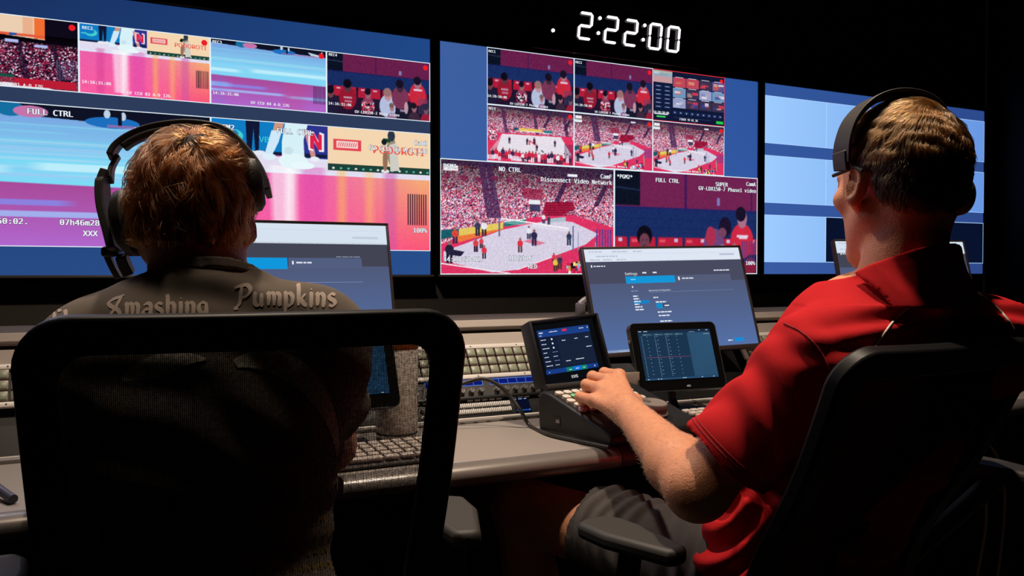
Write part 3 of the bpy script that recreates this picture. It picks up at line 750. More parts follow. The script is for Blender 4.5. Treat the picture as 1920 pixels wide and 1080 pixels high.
bl = [np.array(c, float) for c in ((62, 96, 160), (44, 84, 156), (58, 96, 168), (54, 90, 168))]
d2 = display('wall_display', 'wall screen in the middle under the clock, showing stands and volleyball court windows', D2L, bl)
st = pic_stand(320, 180, 4)
window(d2, .125, 0, .375, .25, pic_stand(330, 186, 4), [('REC1', .129, .022, SM, 'l'), ('14:20:50:06', .126, .218, SM, 'l'), ('GV-LDX150-7 Phase1 video', .188, .242, SM * .93, 'l')], rec=True)
window(d2, .375, 0, .625, .25, pic_stand(330, 186, 5), [('REC2', .379, .022, SM, 'l'), ('14:20:50:06', .376, .218, SM, 'l'), ('GV-LDX150-7 Phase1 video', .438, .242, SM * .93, 'l')], rec=True)
def panel_ui(k, x0, z0, x1, z1):
    """the control page shown inside the window: a small wall of pictures and rows of keys"""
    g = random.Random(4); W, H = x1 - x0, z1 - z0
    P = lambda u, v: (x0 + u * W, z1 - v * H)
    def R(u0, v0, u1, v1, c): a, b = P(u0, v1), P(u1, v0); k.rect(a[0], a[1], b[0], b[1], c)
    R(0, .02, .26, .25, (150, 170, 190)); R(0, .02, .26, .06, (226, 190, 60)); R(.01, .13, .25, .25, (206, 150, 150)); R(.03, .07, .2, .12, (90, 150, 110))
    for r in range(3):
        for c in range(4):
            u, v = .27 + c * .183, .12 + r * .205
            R(u, v, u + .175, v + .185, g.choice([(110, 150, 190), (190, 70, 90), (90, 80, 140), (150, 160, 200), (60, 50, 80)]))
            for q in range(4):
                a, b = u + .01 + g.random() * .09, v + .03 + g.random() * .09; R(a, b, a + .05 + g.random() * .03, b + .02 + g.random() * .05, g.choice([(230, 220, 230), (224, 60, 80), (200, 90, 70), (60, 70, 150), (226, 160, 140)]))
            R(u + .03, v - .012, u + .14, v - .002, (210, 214, 226))
    for r in range(6):
        for c in range(2): R(.03 + c * .12, .30 + r * .08, .12 + c * .12, .345 + r * .08, (30, 48, 92)); R(.045 + c * .12, .318 + r * .08, .1 + c * .12, .328 + r * .08, (180, 190, 214))
    for c in range(9): R(.27 + c * .08, .78, .325 + c * .08, .84, (32, 50, 96)); R(.29 + c * .08, .80, .305 + c * .08, .82, (190, 200, 220))
    R(.05, .90, .17, .93, (60, 210, 90)); R(.88, .90, .98, .955, (40, 200, 70)); R(.28, .90, .8, .905, (60, 80, 130)); R(.02, .855, .2, .875, (220, 226, 236))
window(d2, .625, 0, .875, .25, (16, 24, 54), [('REC3', .63, .022, SM * .9, 'l'), ('14:20:50:06', .626, .214, SM, 'l'), ('FIBER TD 01_3G', .715, .238, SM * .93, 'l')], (226, 50, 60), True, panel_ui)
sign = lambda k, x0, z0, x1, z1: (k.rect(x0 + .004, z1 - .045, x0 + .045, z1 - .032, (226, 236, 240)), k.rect(x0 + .006, z1 - .036, x0 + .04, z1 - .032, (60, 160, 150)))
window(d2, .125, .25, .375, .5, pic_arena(330, 186, 11, wide=True), [('REC4', .129, .272, SM, 'l'), ('FIBER TD 01', .2, .492, SM * .93, 'l')], rec=True)
window(d2, .375, .25, .625, .5, pic_arena(330, 186, 12), [('REC5', .379, .272, SM, 'l'), ('Disconnect Video Network', .432, .492, SM * .93, 'l')], rec=True, extra=sign)
window(d2, .625, .25, .875, .5, pic_arena(330, 186, 13), [('REC5', .629, .272, SM, 'l'), ('Disconnect Video Network', .682, .492, SM * .93, 'l')], rec=True, extra=sign)
window(d2, 0, .5, .5, 1, pic_arena(660, 372, 14), [('PGM1', .008, .542, LG, 'l'), ('NO CTRL', .157, .541, LG, 'l'), ('CamF', .491, .548, LG, 'r'), ('Disconnect Video Network', .492, .5765, LG, 'r'), ('14:20:50:02.', .008, .943, LG, 'l'), ('10h53m47', .184, .937, LG, 'l'), ('RED', .265, .974, LG, 'r')], bw=.0045)
window(d2, .5, .5, 1, 1, pic_stand(660, 372, 15, zoom=True), [('*PGM2*', .508, .542, LG * .94, 'l'), ('FULL CTRL', .634, .549, LG, 'l'), ('SUPER', .838 + .05, .553, LG, 'r'), ('CamA', .992, .543, LG, 'r'), ('GV-LDX150-7 Phase1 video', .993, .5775, LG * .98, 'r'), ('100%', .991, .953, LG, 'r')], bw=.0045)

bl = [np.array(c, float) for c in ((50, 86, 156), (44, 74, 140), (58, 92, 164), (46, 72, 136))]
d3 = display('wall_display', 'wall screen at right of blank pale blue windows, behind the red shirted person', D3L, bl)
g0, g1 = np.array((158, 204, 255), float), np.array((104, 150, 226), float)
for r in range(3):
    for c in range(4):
        v0 = .0625 + r * .3125
        if r == 2 and c > 0:
            window(d3, c * .25, v0, c * .25 + .25, v0 + .25, (8, 18, 44), border=(160, 196, 240), bw=.004); continue
        a = (c / 4) ** 1.0; b = ((c + 1) / 4) ** 1.0
        x = np.linspace(a, b, 8)[None, :, None]; im = (g0 * (1 - x) + g1 * x) * np.ones((5, 1, 1))
        window(d3, c * .25, v0, c * .25 + .25, v0 + .25, im, border=(172, 208, 255), bw=.0028)

# ================================================================== the clock over the middle screen
clk = thing('digital_clock', 'black wall clock with white seven segment digits above the middle screen', 'clock', (2.385, 3.575, 2.27))
M_GLOSS = pmat('gloss_black', (7, 7, 9), 0.18, 0.1, 10)
M_LED = glow('white_led', (255, 246, 255), 1.6)
b = MB(); b.box((0, 0.035, 0), (0.98, 0.06, 0.26), bev=0.006); b.build('case', M_GLOSS, clk)
b = MB(); b.box((0, 0.0, -0.127), (0.98, 0.012, 0.008), bev=0.002); b.box((0, 0.0, 0.127), (0.98, 0.012, 0.008), bev=0.002); b.build('frame', pmat('dark_grey_metal', (48, 46, 48), 0.35, 0.1, 30, metal=0.6), clk)
def seg_digit(x0, z0, ch):
    h, wd, t, sl = 0.124, 0.068, 0.0125, 0.10
    on = {'2': 'abged', '0': 'abcdef'}[ch]
    m = MB(); e = 0.0012
    def bar(p, q, horiz):
        d = t / 2
        if horiz: pts = [(p[0] + e, p[1]), (p[0] + e + d, p[1] + d), (q[0] - e - d, p[1] + d), (q[0] - e, p[1]), (q[0] - e - d, p[1] - d), (p[0] + e + d, p[1] - d)]
        else: pts = [(p[0], p[1] + e), (p[0] + d, p[1] + e + d), (p[0] + d, q[1] - e - d), (p[0], q[1] - e), (p[0] - d, q[1] - e - d), (p[0] - d, p[1] + e + d)]
        m.prism([(x + (y - h / 2) * sl, y) for x, y in pts], 0, 0.003, Matrix.Translation((x0, -0.001, z0)) @ Matrix.Rotation(R_(90), 4, 'X'))
    hh = h / 2
    J = {'a': ((0, h), (wd, h), 1), 'g': ((0, hh), (wd, hh), 1), 'd': ((0, 0), (wd, 0), 1), 'b': ((wd, hh), (wd, h), 0), 'c': ((wd, 0), (wd, hh), 0), 'f': ((0, hh), (0, h), 0), 'e': ((0, 0), (0, hh), 0)}
    for s in on: bar(*J[s])
    m.build('digit', M_LED, clk, smooth=None)
for px, ch in ((1092, '2'), (1141, '2'), (1178, '2'), (1224, '0'), (1258, '0')):
    P = ay(px - 6, 100, 3.575); seg_digit(P.x - clk.location.x, -0.056, ch)
for px, py in ((1125, 34), (1122, 62), (1209, 47.5), (1206, 74.5), (1037, 57)):
    P = ay(px, py, 3.575); c = P - clk.location
    MB().cyl((c.x, -0.003, c.z), (c.x, 0.002, c.z), 0.0085, n=16).build('colon_dot', M_LED, clk, smooth=None)
# ================================================================== the control desk
M_DESK = pmat('grey_laminate', (150, 143, 138), 0.45, 0.06, 90, 0.05, 600)
M_NOSE = pmat('grey_desk_edge', (130, 124, 120), 0.3, 0.06, 60, metal=0.35)
M_DARK = pmat('dark_plastic', (24, 24, 25), 0.5, 0.1, 60, 0.08, 900)
M_BLACK = pmat('black_metal', (13, 13, 14), 0.45, 0.15, 50)
M_RAIL = pmat('brushed_grey_rail', (150, 146, 142), 0.4, 0.06, 120, metal=0.3)
M_TAUPE = pmat('taupe_panel', (170, 160, 153), 0.6, 0.05, 60, 0.04, 500)
M_WHITE = pmat('white_trim', (226, 222, 218), 0.4, 0.04, 60)
M_KEYCAP = pmat('sage_keycap', (140, 150, 128), 0.35, 0.08, 70)
M_KEYRIM = pmat('keycap_rim', (150, 140, 130), 0.4, 0.06, 80)
M_STEEL = pmat('dull_steel', (150, 148, 148), 0.28, 0.05, 80, metal=0.8)
M_INK = pmat('dark_ink', (30, 28, 28), 0.6, 0.1, 60)
M_PRINT = pmat('white_print', (226, 226, 224), 0.5, 0.03, 60)
DZ = 0.74

def worktop(name, label, x0, x1, yf, yb, cap_left, cap_right):
    t = thing(name, label, 'desk', ((x0 + x1) / 2, (yf + yb) / 2, DZ))
    cy = (yf + yb) / 2; w_ = x1 - x0
    b = MB(); b.box((0, 0.014, -0.0175), (w_, yb - yf - 0.028, 0.035), bev=0.002); b.build('top', M_DESK, t)
    b = MB(); n = 14
    prof = [(0.0, 0.0)] + [(-0.030 * math.sin(math.pi * k / n), -0.0215 + 0.0215 * math.cos(math.pi * k / n)) for k in range(1, n)] + [(0.0, -0.043)]
    b.prism([(y, z) for y, z in prof], -w_ / 2 + (0.04 if cap_left else 0), w_ / 2 - (0.04 if cap_right else 0), Matrix.Translation((0, yf - cy + 0.03, 0)) @ Matrix(((0, 0, 1, 0), (1, 0, 0, 0), (0, 1, 0, 0), (0, 0, 0, 1))))
    b.build('edge_nosing', M_NOSE, t, smooth=50)
    for on, sx in ((cap_left, -1), (cap_right, 1)):
        if not on: continue
        b = MB(); x_a, x_b = sorted((sx * w_ / 2, sx * (w_ / 2 - 0.04)))
        b.prism([(y * 1.03, z * 1.01 + 0.0003) for y, z in prof], x_a, x_b, Matrix.Translation((0, yf - cy + 0.03, 0)) @ Matrix(((0, 0, 1, 0), (1, 0, 0, 0), (0, 1, 0, 0), (0, 0, 0, 1))))
        b.build('end_cap', pmat('dark_grey_cap', (62, 60, 60), 0.4, 0.06, 60), t, smooth=50, bev=0.003)
    return t
YF, YB = 1.362, 1.737
wl = worktop('worktop', 'grey laminate worktop with rounded front edge between the two chairs', -1.60, 0.955, YF, YB, False, True)
wr = worktop('worktop', 'grey laminate worktop at right, behind the person in the red shirt', 0.975, 3.30, YF + 0.03, YB, True, False)

con = thing('control_console', 'long dark console carcass under the wall screens with sloping taupe top', 'console', (0.85, 1.765, 0))
X0, X1 = -2.45, 2.45
A_ = R_(55)
def slab(b, s0, s1, x0=X0, x1=X1, h0=-0.02, h1=0.0, mi=0):
    b.box(((x0 + x1) / 2, (s0 + s1) / 2, (h0 + h1) / 2), (x1 - x0, s1 - s0, h1 - h0), Matrix.Translation((0, 0, 0.745)) @ Matrix.Rotation(A_, 4, 'X'), mi=mi)
b = MB(); slab(b, 0.0, 0.27, h0=-0.05, h1=-0.012); b.build('backing', M_BLACK, con)
b = MB(); b.box((0, 0.10, 0.37), (4.9, 0.10, 0.74)); b.box((0, 0.38, 0.455), (4.9, 0.5, 0.91)); b.build('carcass', M_BLACK, con)
b = MB(); slab(b, 0.1905, 0.2255); b.build('upper_panel', M_TAUPE, con, bev=0.001)
b = MB(); slab(b, 0.2405, 0.262, h0=-0.03, h1=0.003); b.build('top_rail', M_TAUPE, con, bev=0.002)
b = MB(); b.box((0, 0.38, 0.940), (4.9, 0.42, 0.02), bev=0.002); b.build('top_shelf', M_LOWER, con)
b = MB()
b.box((0, -0.012, 0.742), (4.9, 0.028, 0.010), bev=0.002)
b.build('hinge_strip', M_RAIL, con)
b = MB(); slab(b, -0.004, 0.0015, h0=-0.006, h1=0.004); b.build('edge_bead', M_WHITE, con)
for i in range(30):
    x = -0.40 + i * 0.0325
    m = MB()
    m.box((x, -0.0265, 0.742), (0.010, 0.0006, 0.0012)); m.box((x, -0.0265, 0.7395), (0.0016, 0.0006, 0.006)); m.box((x + 0.006, -0.0265, 0.7402), (0.0012, 0.0006, 0.0035))
    m.build('scale_mark', M_INK, con, smooth=None)

def on_slope(x, s=0.0): return (x, 1.765 + s * math.sin(R_(35)), 0.745 + s * math.cos(R_(35)))
def slope_thing(name, label, cat, x, s, group=None): return thing(name, label, cat, on_slope(x, s), (A_, 0, 0), group)

def key_mesh():
    b = MB(); b.box((0, 0, 0.004), (0.0212, 0.0200, 0.008), bev=0.0022)
    return b
KEY = {}
def button_panel(x0, x1, label, sticker=False):
    """three rows of square keys between white strips"""
    t = slope_thing('button_panel', label, 'control panel', x0, 0.0995, 'button panels along the console')
    w_ = x1 - x0
    b = MB(); b.box((w_ / 2, 0.045, -0.005), (w_, 0.0905, 0.010)); b.build('faceplate', M_BLACK, t)
    for yy in (0.0055, 0.0855):
        b = MB(); b.box((w_ / 2, yy, 0.0025), (w_, 0.0105, 0.008), bev=0.001); 
        o = b.build('white_strip', M_WHITE, t)
        for q in range(4):
            m = MB(); m.cyl((w_ * (0.12 + 0.25 * q), yy, 0.006), (w_ * (0.12 + 0.25 * q), yy, 0.0072), 0.0016, n=12)
            m.build('screw', M_INK, o)
    if sticker or True:
        b = MB(); b.box((0.007, 0.045, 0.0025), (0.014, 0.09, 0.008), bev=0.001); e = b.build('white_end', M_WHITE, t)
        if sticker: MB().box((0.007, 0.064, 0.0068), (0.009, 0.014, 0.0006)).build('sticker', pmat('blue_sticker', (30, 120, 190), 0.5, 0.1, 200), e)
    n = int((w_ - 0.02) / 0.0248)
    for r in range(3):
        for c in range(n):
            if not KEY:
                k = key_mesh().build('button', M_KEYRIM, t)
                b = MB(); b.box((0, -0.0006, 0.0081), (0.0162, 0.0142, 0.0012), bev=0.0004); f = b.build('key_face', M_KEYCAP, k)
                KEY['k'], KEY['f'] = k.data, f.data
                kk = k
            else:
                kk = bpy.data.objects.new('button', KEY['k']); C.objects.link(kk); kk.parent = t
                f = bpy.data.objects.new('key_face', KEY['f']); C.objects.link(f); f.parent = kk
            kk.location = (0.0285 + c * 0.0248, 0.0227 + r * 0.0230, 0)
    return t
BX0 = 0.515
button_panel(BX0, BX0 + 0.490, 'panel of three rows of sage square keys behind the remote controller')
button_panel(-0.62, -0.065, 'panel of sage square keys at the left picture edge beside the mesh chair')
button_panel(1.635, 2.13, 'panel of sage keys with blue sticker, right of the tilted desktop monitor', True)
button_panel(2.42, 2.93, 'panel of sage keys at the right picture edge beyond the red shirt')

# lit blue displays over a row of small knobs
LCD = emat('lit_screen')
def knob_panel(x0, x1, label):
    t = slope_thing('knob_panel', label, 'control panel', x0, 0.053, 'knob panels along the console'); w_ = x1 - x0
    b = MB(); b.box((w_ / 2, 0.0232, -0.005), (w_, 0.0455, 0.010)); b.build('faceplate', pmat('dark_grey_panel', (46, 44, 44), 0.45, 0.08, 60), t)
    b = MB(); b.box((w_ / 2, -0.004, 0.002), (w_, 0.008, 0.016), bev=0.002); b.build('lip', M_BLACK, t)
    n = 3; pw = w_ / n
    for i in range(n):
        a = i * pw + 0.008; q = pw - 0.018
        k = Canvas(0.0002); k.z = 0.0003; k.rect(a, 0.0305, a + q, 0.0455, (12, 26, 110)); k.up(); k.frame(a, 0.0305, a + q, 0.0455, 0.0011, (110, 150, 240))
        for j in range(1, 6): k.rect(a + q * j / 6 - 0.0006, 0.0305, a + q * j / 6 + 0.0006, 0.0455, (86, 124, 226))
        o = k.build('strip_display', LCD, t)
        o.rotation_euler = (-R_(90), 0, 0) if False else (R_(-90), 0, 0)
        for j in range(6):
            m = MB(); m.lathe([(0, 0.014), (0.0052, 0.014), (0.0062, 0.0125), (0.0068, 0.002), (0.0085, 0)], (a + q * (j + 0.5) / 6, 0.0135, 0), n=20)
            kb = m.build('knob', M_STEEL, t)
            MB().box((a + q * (j + 0.5) / 6, 0.0165, 0.0143), (0.0012, 0.006, 0.0008)).build('pointer', M_INK, kb)
    return t
knob_panel(BX0, BX0 + 0.485, 'row of steel knobs under blue strip displays behind the remote controller')
knob_panel(1.635, 2.12, 'row of steel knobs under blue displays, right of the tilted desktop monitor')

def fader_panel(x0, x1, label):
    t = slope_thing('audio_panel', label, 'control panel', x0, 0.0035); w_ = x1 - x0
    b = MB(); b.box((w_ / 2, 0.0200, -0.005), (w_, 0.0400, 0.012), bev=0.002); b.build('faceplate', M_DARK, t)
    for i in range(26):
        if i not in (2, 9, 13, 19, 23):
            m = MB(); m.box((0.012 + i * 0.0183, 0.0425, 0.0035), (0.014, 0.008, 0.006), bev=0.001)
            m.build('tab', pmat('warm_grey_tab', (112, 108, 102), 0.5, 0.08, 60), t)
    for r, yy in enumerate((0.0285, 0.0135)):
        m = MB()
        for i in range(36): m.box((0.200 + i * 0.0047, yy, 0.0035), (0.0028, 0.0095, 0.006), bev=0.0006)
        m.build('key_row', M_PRINT, t)
    m = MB()
    for i in range(8): m.cyl((0.203 + i * 0.023, 0.021, 0.001), (0.203 + i * 0.023, 0.021, 0.0022), 0.0011, n=10)
    m.build('indicator_row', M_PRINT, t)
    for c in range(2):
        for r in range(3):
            m = MB(); m.box((0.166 + c * 0.0135, 0.0095 + r * 0.0105, 0.0035), (0.0105, 0.0085, 0.006), bev=0.001); k = m.build('button', M_BLACK, t)
            MB().box((0.166 + c * 0.0135, 0.0095 + r * 0.0105, 0.0067), (0.006, 0.0035 + 0.001 * ((r + c) % 2), 0.0004)).build('legend', M_PRINT, k)
    m = MB(); m.lathe([(0.0018, 0.0012), (0.0034, 0.0022), (0.0045, 0.0012), (0.0045, 0)], (0.148, 0.0215, 0.001), n=20); m.build('headphone_socket', M_BLACK, t)
    m = MB(); m.tube([(0.148 + 0.003 * math.cos(a), 0.0085 + 0.003 * math.sin(a), 0.0016) for a in np.linspace(0, math.pi, 9)], 0.0006, n=6); m.cyl((0.145, 0.0068, 0.0016), (0.145, 0.0095, 0.0016), 0.0011, n=8); m.cyl((0.151, 0.0068, 0.0016), (0.151, 0.0095, 0.0016), 0.0011, n=8); m.build('headphone_mark', M_PRINT, t)
    k = Canvas(0.0002); k.z = 0.0022; k.rect(0.378, 0.0, 0.418, 0.0405, (8, 14, 36)); k.up(); k.rect(0.380, 0.0065, 0.416, 0.0085, (26, 90, 190)); k.disc(0.414, 0.0078, 0.0012, (160, 200, 240)); 
    for u0, u1 in ((.381, .386), (.392, .401), (.406, .413)): k.rect(u0, 0.0358, u1, 0.0374, (150, 180, 230))
    o = k.build('small_display', LCD, t); o.rotation_euler = (R_(-90), 0, 0)
    return t
fader_panel(BX0, BX0 + 0.485, 'low black audio panel of white rocker keys at the back of the worktop')

# ================================================================== desktop monitors
M_MONBACK = pmat('monitor_dark', (20, 19, 20), 0.4, 0.1, 50)
M_ARM = pmat('grey_arm', (120, 118, 124), 0.4, 0.06, 50, metal=0.4)
def browser_page(k, W, H, o, left=False):
    """browser with a settings page; x -W/2..W/2, y 0..H"""
    P = lambda u, v: (-W / 2 + u * W, H * (1 - v))
    def R(u0, v0, u1, v1, c): a, b = P(u0, v1), P(u1, v0); k.rect(a[0], a[1], b[0], b[1], c)
    def T(s, u, v, sz, c=(226, 232, 240), al='l', f='sans'): a = P(u, v); k.text(s, a[0], a[1], sz * H, c, f, al)
    g = np.zeros((12, 16, 3)); y = np.linspace(0, 1, 12)[:, None, None]
    g[:] = np.array((80, 90, 122.)) * (1 - y) + np.array((84, 112, 166.)) * y
    a = P(0, 1); b_ = P(1, .34); k.grid(g, a[0], a[1], b_[0], b_[1])
    R(0, .12, 1, .34, (72, 74, 96)) if not left else R(0, .15, 1, .345, (66, 68, 84))
    R(0, 0, 1, .125, (222, 230, 244)) if not left else R(0, 0, 1, .16, (214, 226, 240))
    if not left: R(0, .965, 1, 1, (216, 226, 240)) if False else R(0, .975, .60, 1, (206, 220, 240))
    k.up()
    def scr(u0, v, u1, c=(180, 188, 204), h=.011):
        """unreadable small print: a row of word blocks"""
        u = u0; q = random.Random(int(u0 * 999 + v * 77))
        while u < u1: e = min(u1, u + .012 + .02 * q.random()); R(u, v, e, v + h, c); u = e + .004
    R(0.02, .046, .98, .05, (204, 214, 232))
    scr(.03, .02, .11); scr(.17, .02, .27); scr(.30, .02, .36); scr(.07, .065, .20); scr(.03, .10, .09); scr(.11, .10, .16); scr(.19, .10, .25)
    R(.86, .06, .96, .075, (176, 186, 206)) if not left else R(.84, .095, .96, .115, (196, 206, 222))
    R(.03, .155, .037, .18, (236, 240, 248)); scr(.045, .163, .115, (226, 232, 242), .01)
    if not left:
        T('Settings', .225, .262, .052, bold_c := (232, 236, 244)); scr(.335, .235, .36, (226, 230, 240), .014); scr(.40, .235, .425, (226, 230, 240), .014); scr(.80, .228, .905, (226, 230, 240), .012)
        R(.225, .275, .535, .345, (20, 150, 216)); R(.54, .275, .905, .345, (84, 92, 120)); k.up()
        R(.555, .29, .565, .325, (230, 234, 244)); scr(.58, .302, .655, (214, 220, 234), .013); scr(.255, .30, .285, (120, 200, 240), .012)
        T('Keywords Configuration', .355, .428, .031, (216, 222, 236)); R(.36, .437, .905, .440, (120, 134, 176)); scr(.245, .415, .29, (130, 140, 176), .01)
        for i, q in enumerate((.03, .035, .04, .03, .045, .05)):
            if i == 2: R(.25, .515, .345, .545, (20, 130, 200)); k.up()
            scr(.252, .465 + i * .0265, .252 + q, (230, 236, 246), .012)
        scr(.375, .485, .405, (226, 232, 242), .012); scr(.385, .53, .45, (230, 236, 246), .013); R(.385, .55, .422, .60, (20, 140, 200)); R(.425, .555, .47, .59, (60, 74, 110)); k.up(); scr(.435, .568, .465, (226, 232, 242), .012)
        scr(.385, .63, .475, (230, 236, 246), .012); scr(.388, .665, .455, (230, 236, 246), .012); scr(.39, .72, .465, (230, 236, 246), .012)
        a = P(.385, .90); b_ = P(.485, .75); k.frame(a[0], a[1], b_[0], b_[1], .0012, (120, 140, 190)); a = P(.42, .84); k.poly([(a[0] - .003, a[1] - .003), (a[0] + .003, a[1] - .003), (a[0], a[1] + .003)], (200, 210, 230)); a = P(.455, .83); k.disc(a[0], a[1], .0022, (170, 184, 214))
        R(.255, .37, .262, .39, (226, 232, 240)); scr(.80, .945, .83, (220, 228, 240), .012); R(.845, .93, .905, .965, (20, 140, 216))
    else:
        R(.30, .275, .545, .365, (16, 150, 220)); R(.55, .275, .875, .355, (82, 94, 128)); k.up()
        R(.565, .30, .572, .328, (230, 234, 244)); scr(.583, .307, .65, (214, 220, 234), .013); scr(.76, .262, .87, (150, 158, 180), .006)
        T('Configuration', .40, .463, .034, (214, 222, 236)); R(.30, .47, .875, .473, (130, 146, 190))
def monitor(name, label, center, yaw_, tilt, roll=0.0, W=.51, H=.297, left=False):
    t = thing(name, label, 'monitor', center, (0, 0, 0), 'desktop monitors on the console')
    M = Matrix.Rotation(yaw_, 4, 'Z') @ Matrix.Rotation(-tilt, 4, 'X') @ Matrix.Rotation(roll, 4, 'Y')
    t.rotation_euler = M.to_euler()
    b = MB(); b.box((0, 0.011, 0), (W, 0.018, H), bev=0.004); b.box((0, 0.032, -0.02), (W * .55, 0.03, H * .55), bev=0.008); b.build('housing', M_MONBACK, t)
    b = MB(); g = 0.006; gb = 0.012
    for c, s in (((0, 0, H / 2 - g / 2), (W, .006, g)), ((0, 0, -H / 2 + gb / 2), (W, .006, gb)), ((-W / 2 + g / 2, 0, 0), (g, .006, H)), ((W / 2 - g / 2, 0, 0), (g, .006, H))): b.box(c, s, bev=.0012)
    b.build('bezel', pmat('monitor_bezel', (60, 50, 50), 0.35, 0.1, 60), t)
    w_, h_ = W - 2 * g, H - g - gb
    k = Canvas(0.00015); k.z = -0.001; browser_page(k, w_, h_, 0, left)
    s = k.build('screen', SCREEN, t); s.location = (0, 0, -H / 2 + gb)
    b = MB(); b.box((0, 0.062, -0.01), (0.11, 0.03, 0.11), bev=0.004); b.build('mount_plate', M_ARM, t)
    b = MB(); Mi = M.inverted(); q = Mi @ Vector((0, 1, 0)); up = Mi @ Vector((0, 0, 1))
    base = Vector((0, 0.07, -0.01)); back = base + q * 0.10
    foot = back - up * (center[2] - 0.0 + M.to_3x3()[2][1] * 0.07 - 0.95 - 0.01 if False else 0)
    P = M.to_3x3() @ back + Vector(center)
    foot = Mi @ (Vector((P.x, P.y, 0.951)) - Vector(center))
    b.tube([base, base + q * .05, back], 0.016, n=14); b.cyl(foot, back + up * 0.03, 0.020, n=20); b.cyl(foot, foot + up * 0.008, 0.05, n=24)
    b.build('support_arm', M_ARM, t)
    return t
S_ = 0.944
monitor('desktop_monitor', 'wide monitor tilted back, showing a settings page behind the remote controller', ad(1263, 560, 2.4235 * S_), R_(-3.7), R_(17.4), R_(-1.26))
monitor('desktop_monitor', 'monitor half hidden by the person in the brown shirt', (0.362, 1.84, 1.046), R_(0), R_(14), 0, left=True)
mr = monitor('desktop_monitor', 'monitor half hidden behind the neck of the person in red', ad(1700, 525, 2.98), R_(-17), R_(17.5), 0, left=True)
# grey bracket heads that rise behind the monitors
for px, Z, lab in ((1088, 2.36, 'curved grey monitor bracket above the remote controller screen'), (1572, 2.75, 'curved grey monitor bracket beside the red shirt collar')):
    P = ad(px, 590, Z)
    t = thing('monitor_bracket', lab, 'bracket', (P.x, P.y, 0.951), (0, 0, R_(-12)), 'monitor brackets')
    h = ad(px, 568, Z).z - 0.951
    b = MB(); b.box((0, 0, h / 2), (0.022, 0.03, h), bev=0.004); b.build('post', M_ARM, t)
    b = MB(); b.tube(crom([(0, 0, h - .006), (0.02, 0, h + .008), (0.05, 0.004, h + .010), (0.10, 0.01, h + .004)], 6), 0.012, n=10); b.build('hook', M_ARM, t)
# ================================================================== things on the worktop
M_RUBBER = pmat('grey_knob_rubber', (128, 118, 114), 0.55, 0.05, 60)
M_BTN = pmat('ivory_button', (226, 216, 204), 0.35, 0.05, 80, coat=0.3)
# ---- replay remote controller
rem = thing('replay_controller', 'black wedge shaped controller with ivory buttons, jog knob and upright touchscreen, under the hand', 'controller', (0.898, 1.372, DZ), (0, 0, R_(9)))
PR = [(0.000, 0.004), (-0.005, 0.012), (-0.004, 0.020), (0.004, 0.027), (0.030, 0.036), (0.190, 0.083), (0.212, 0.086), (0.226, 0.080), (0.230, 0.060), (0.226, 0.006), (0.220, 0.001), (0.010, 0.001)]
YZ = Matrix(((0, 0, 1, 0), (1, 0, 0, 0), (0, 1, 0, 0), (0, 0, 0, 1)))
b = MB(); b.prism(PR, -0.004, 0.252, YZ); b.build('body', M_DARK, rem, smooth=35, bev=0.005, seg=3)
b = MB(); b.box((-0.0043, 0.165, 0.030), (0.0012, 0.026, 0.018)); o = b.build('usb_recess', M_BLACK, rem)
b = MB(); b.box((-0.0052, 0.160, 0.030), (0.001, 0.012, 0.007), bev=0.0003); b.build('usb_socket', M_STEEL, o)
SL = math.atan2(0.047, 0.16)
def top_pt(x, y, h=0.0): return (x, y - h * math.sin(SL), 0.036 + (y - 0.03) * math.tan(SL) + h * math.cos(SL))
b = MB(); b.box((0, 0, 0.0), (0.196, 0.098, 0.0024), Matrix.Translation(top_pt(0.105, 0.142, 0.0)) @ Matrix.Rotation(SL, 4, 'X'), bev=0.001); b.build('key_bed', pmat('dark_key_bed', (38, 37, 37), 0.5, 0.1, 60), rem)
M_GREEN = pmat('mint_button', (120, 214, 160), 0.3, 0.05, 60, coat=0.3); M_BLUEW = pmat('pale_blue_button', (190, 214, 250), 0.3, 0.05, 60, coat=0.3); M_ROSE = pmat('rose_button', (226, 176, 190), 0.3, 0.05, 60, coat=0.3)
bcache = {}
for r in range(5):
    for c in range(9):
        if r == 0 and 3 < c < 5: continue
        mt = M_BTN
        if (r, c) == (3, 1): mt = M_GREEN
        if r == 4 and c in (4, 5): mt = M_BLUEW
        if r == 0 and c < 4: mt = M_ROSE
        big = (r == 4 and c == 2)
        x, y = 0.014 + c * 0.0222 + (0.004 if r % 2 else 0), 0.103 + r * 0.0192
        k = (mt.name,)
        if k not in bcache:
            b = MB(); b.prism(rrect(0.0185, 0.0150, 0.0062, 5), -0.001, 0.0060); b.lathe([(0.0050, 0.0062), (0.0046, 0.0070), (0, 0.0064)], n=16)
            ob = b.build('button', mt, rem, smooth=40, bev=0.0012); bcache[k] = ob
        else:
            ob = bcache[k].copy(); C.objects.link(ob); ob.parent = rem
        ob.location = top_pt(x, y, 0.0012); ob.rotation_euler = (SL, 0, 0)
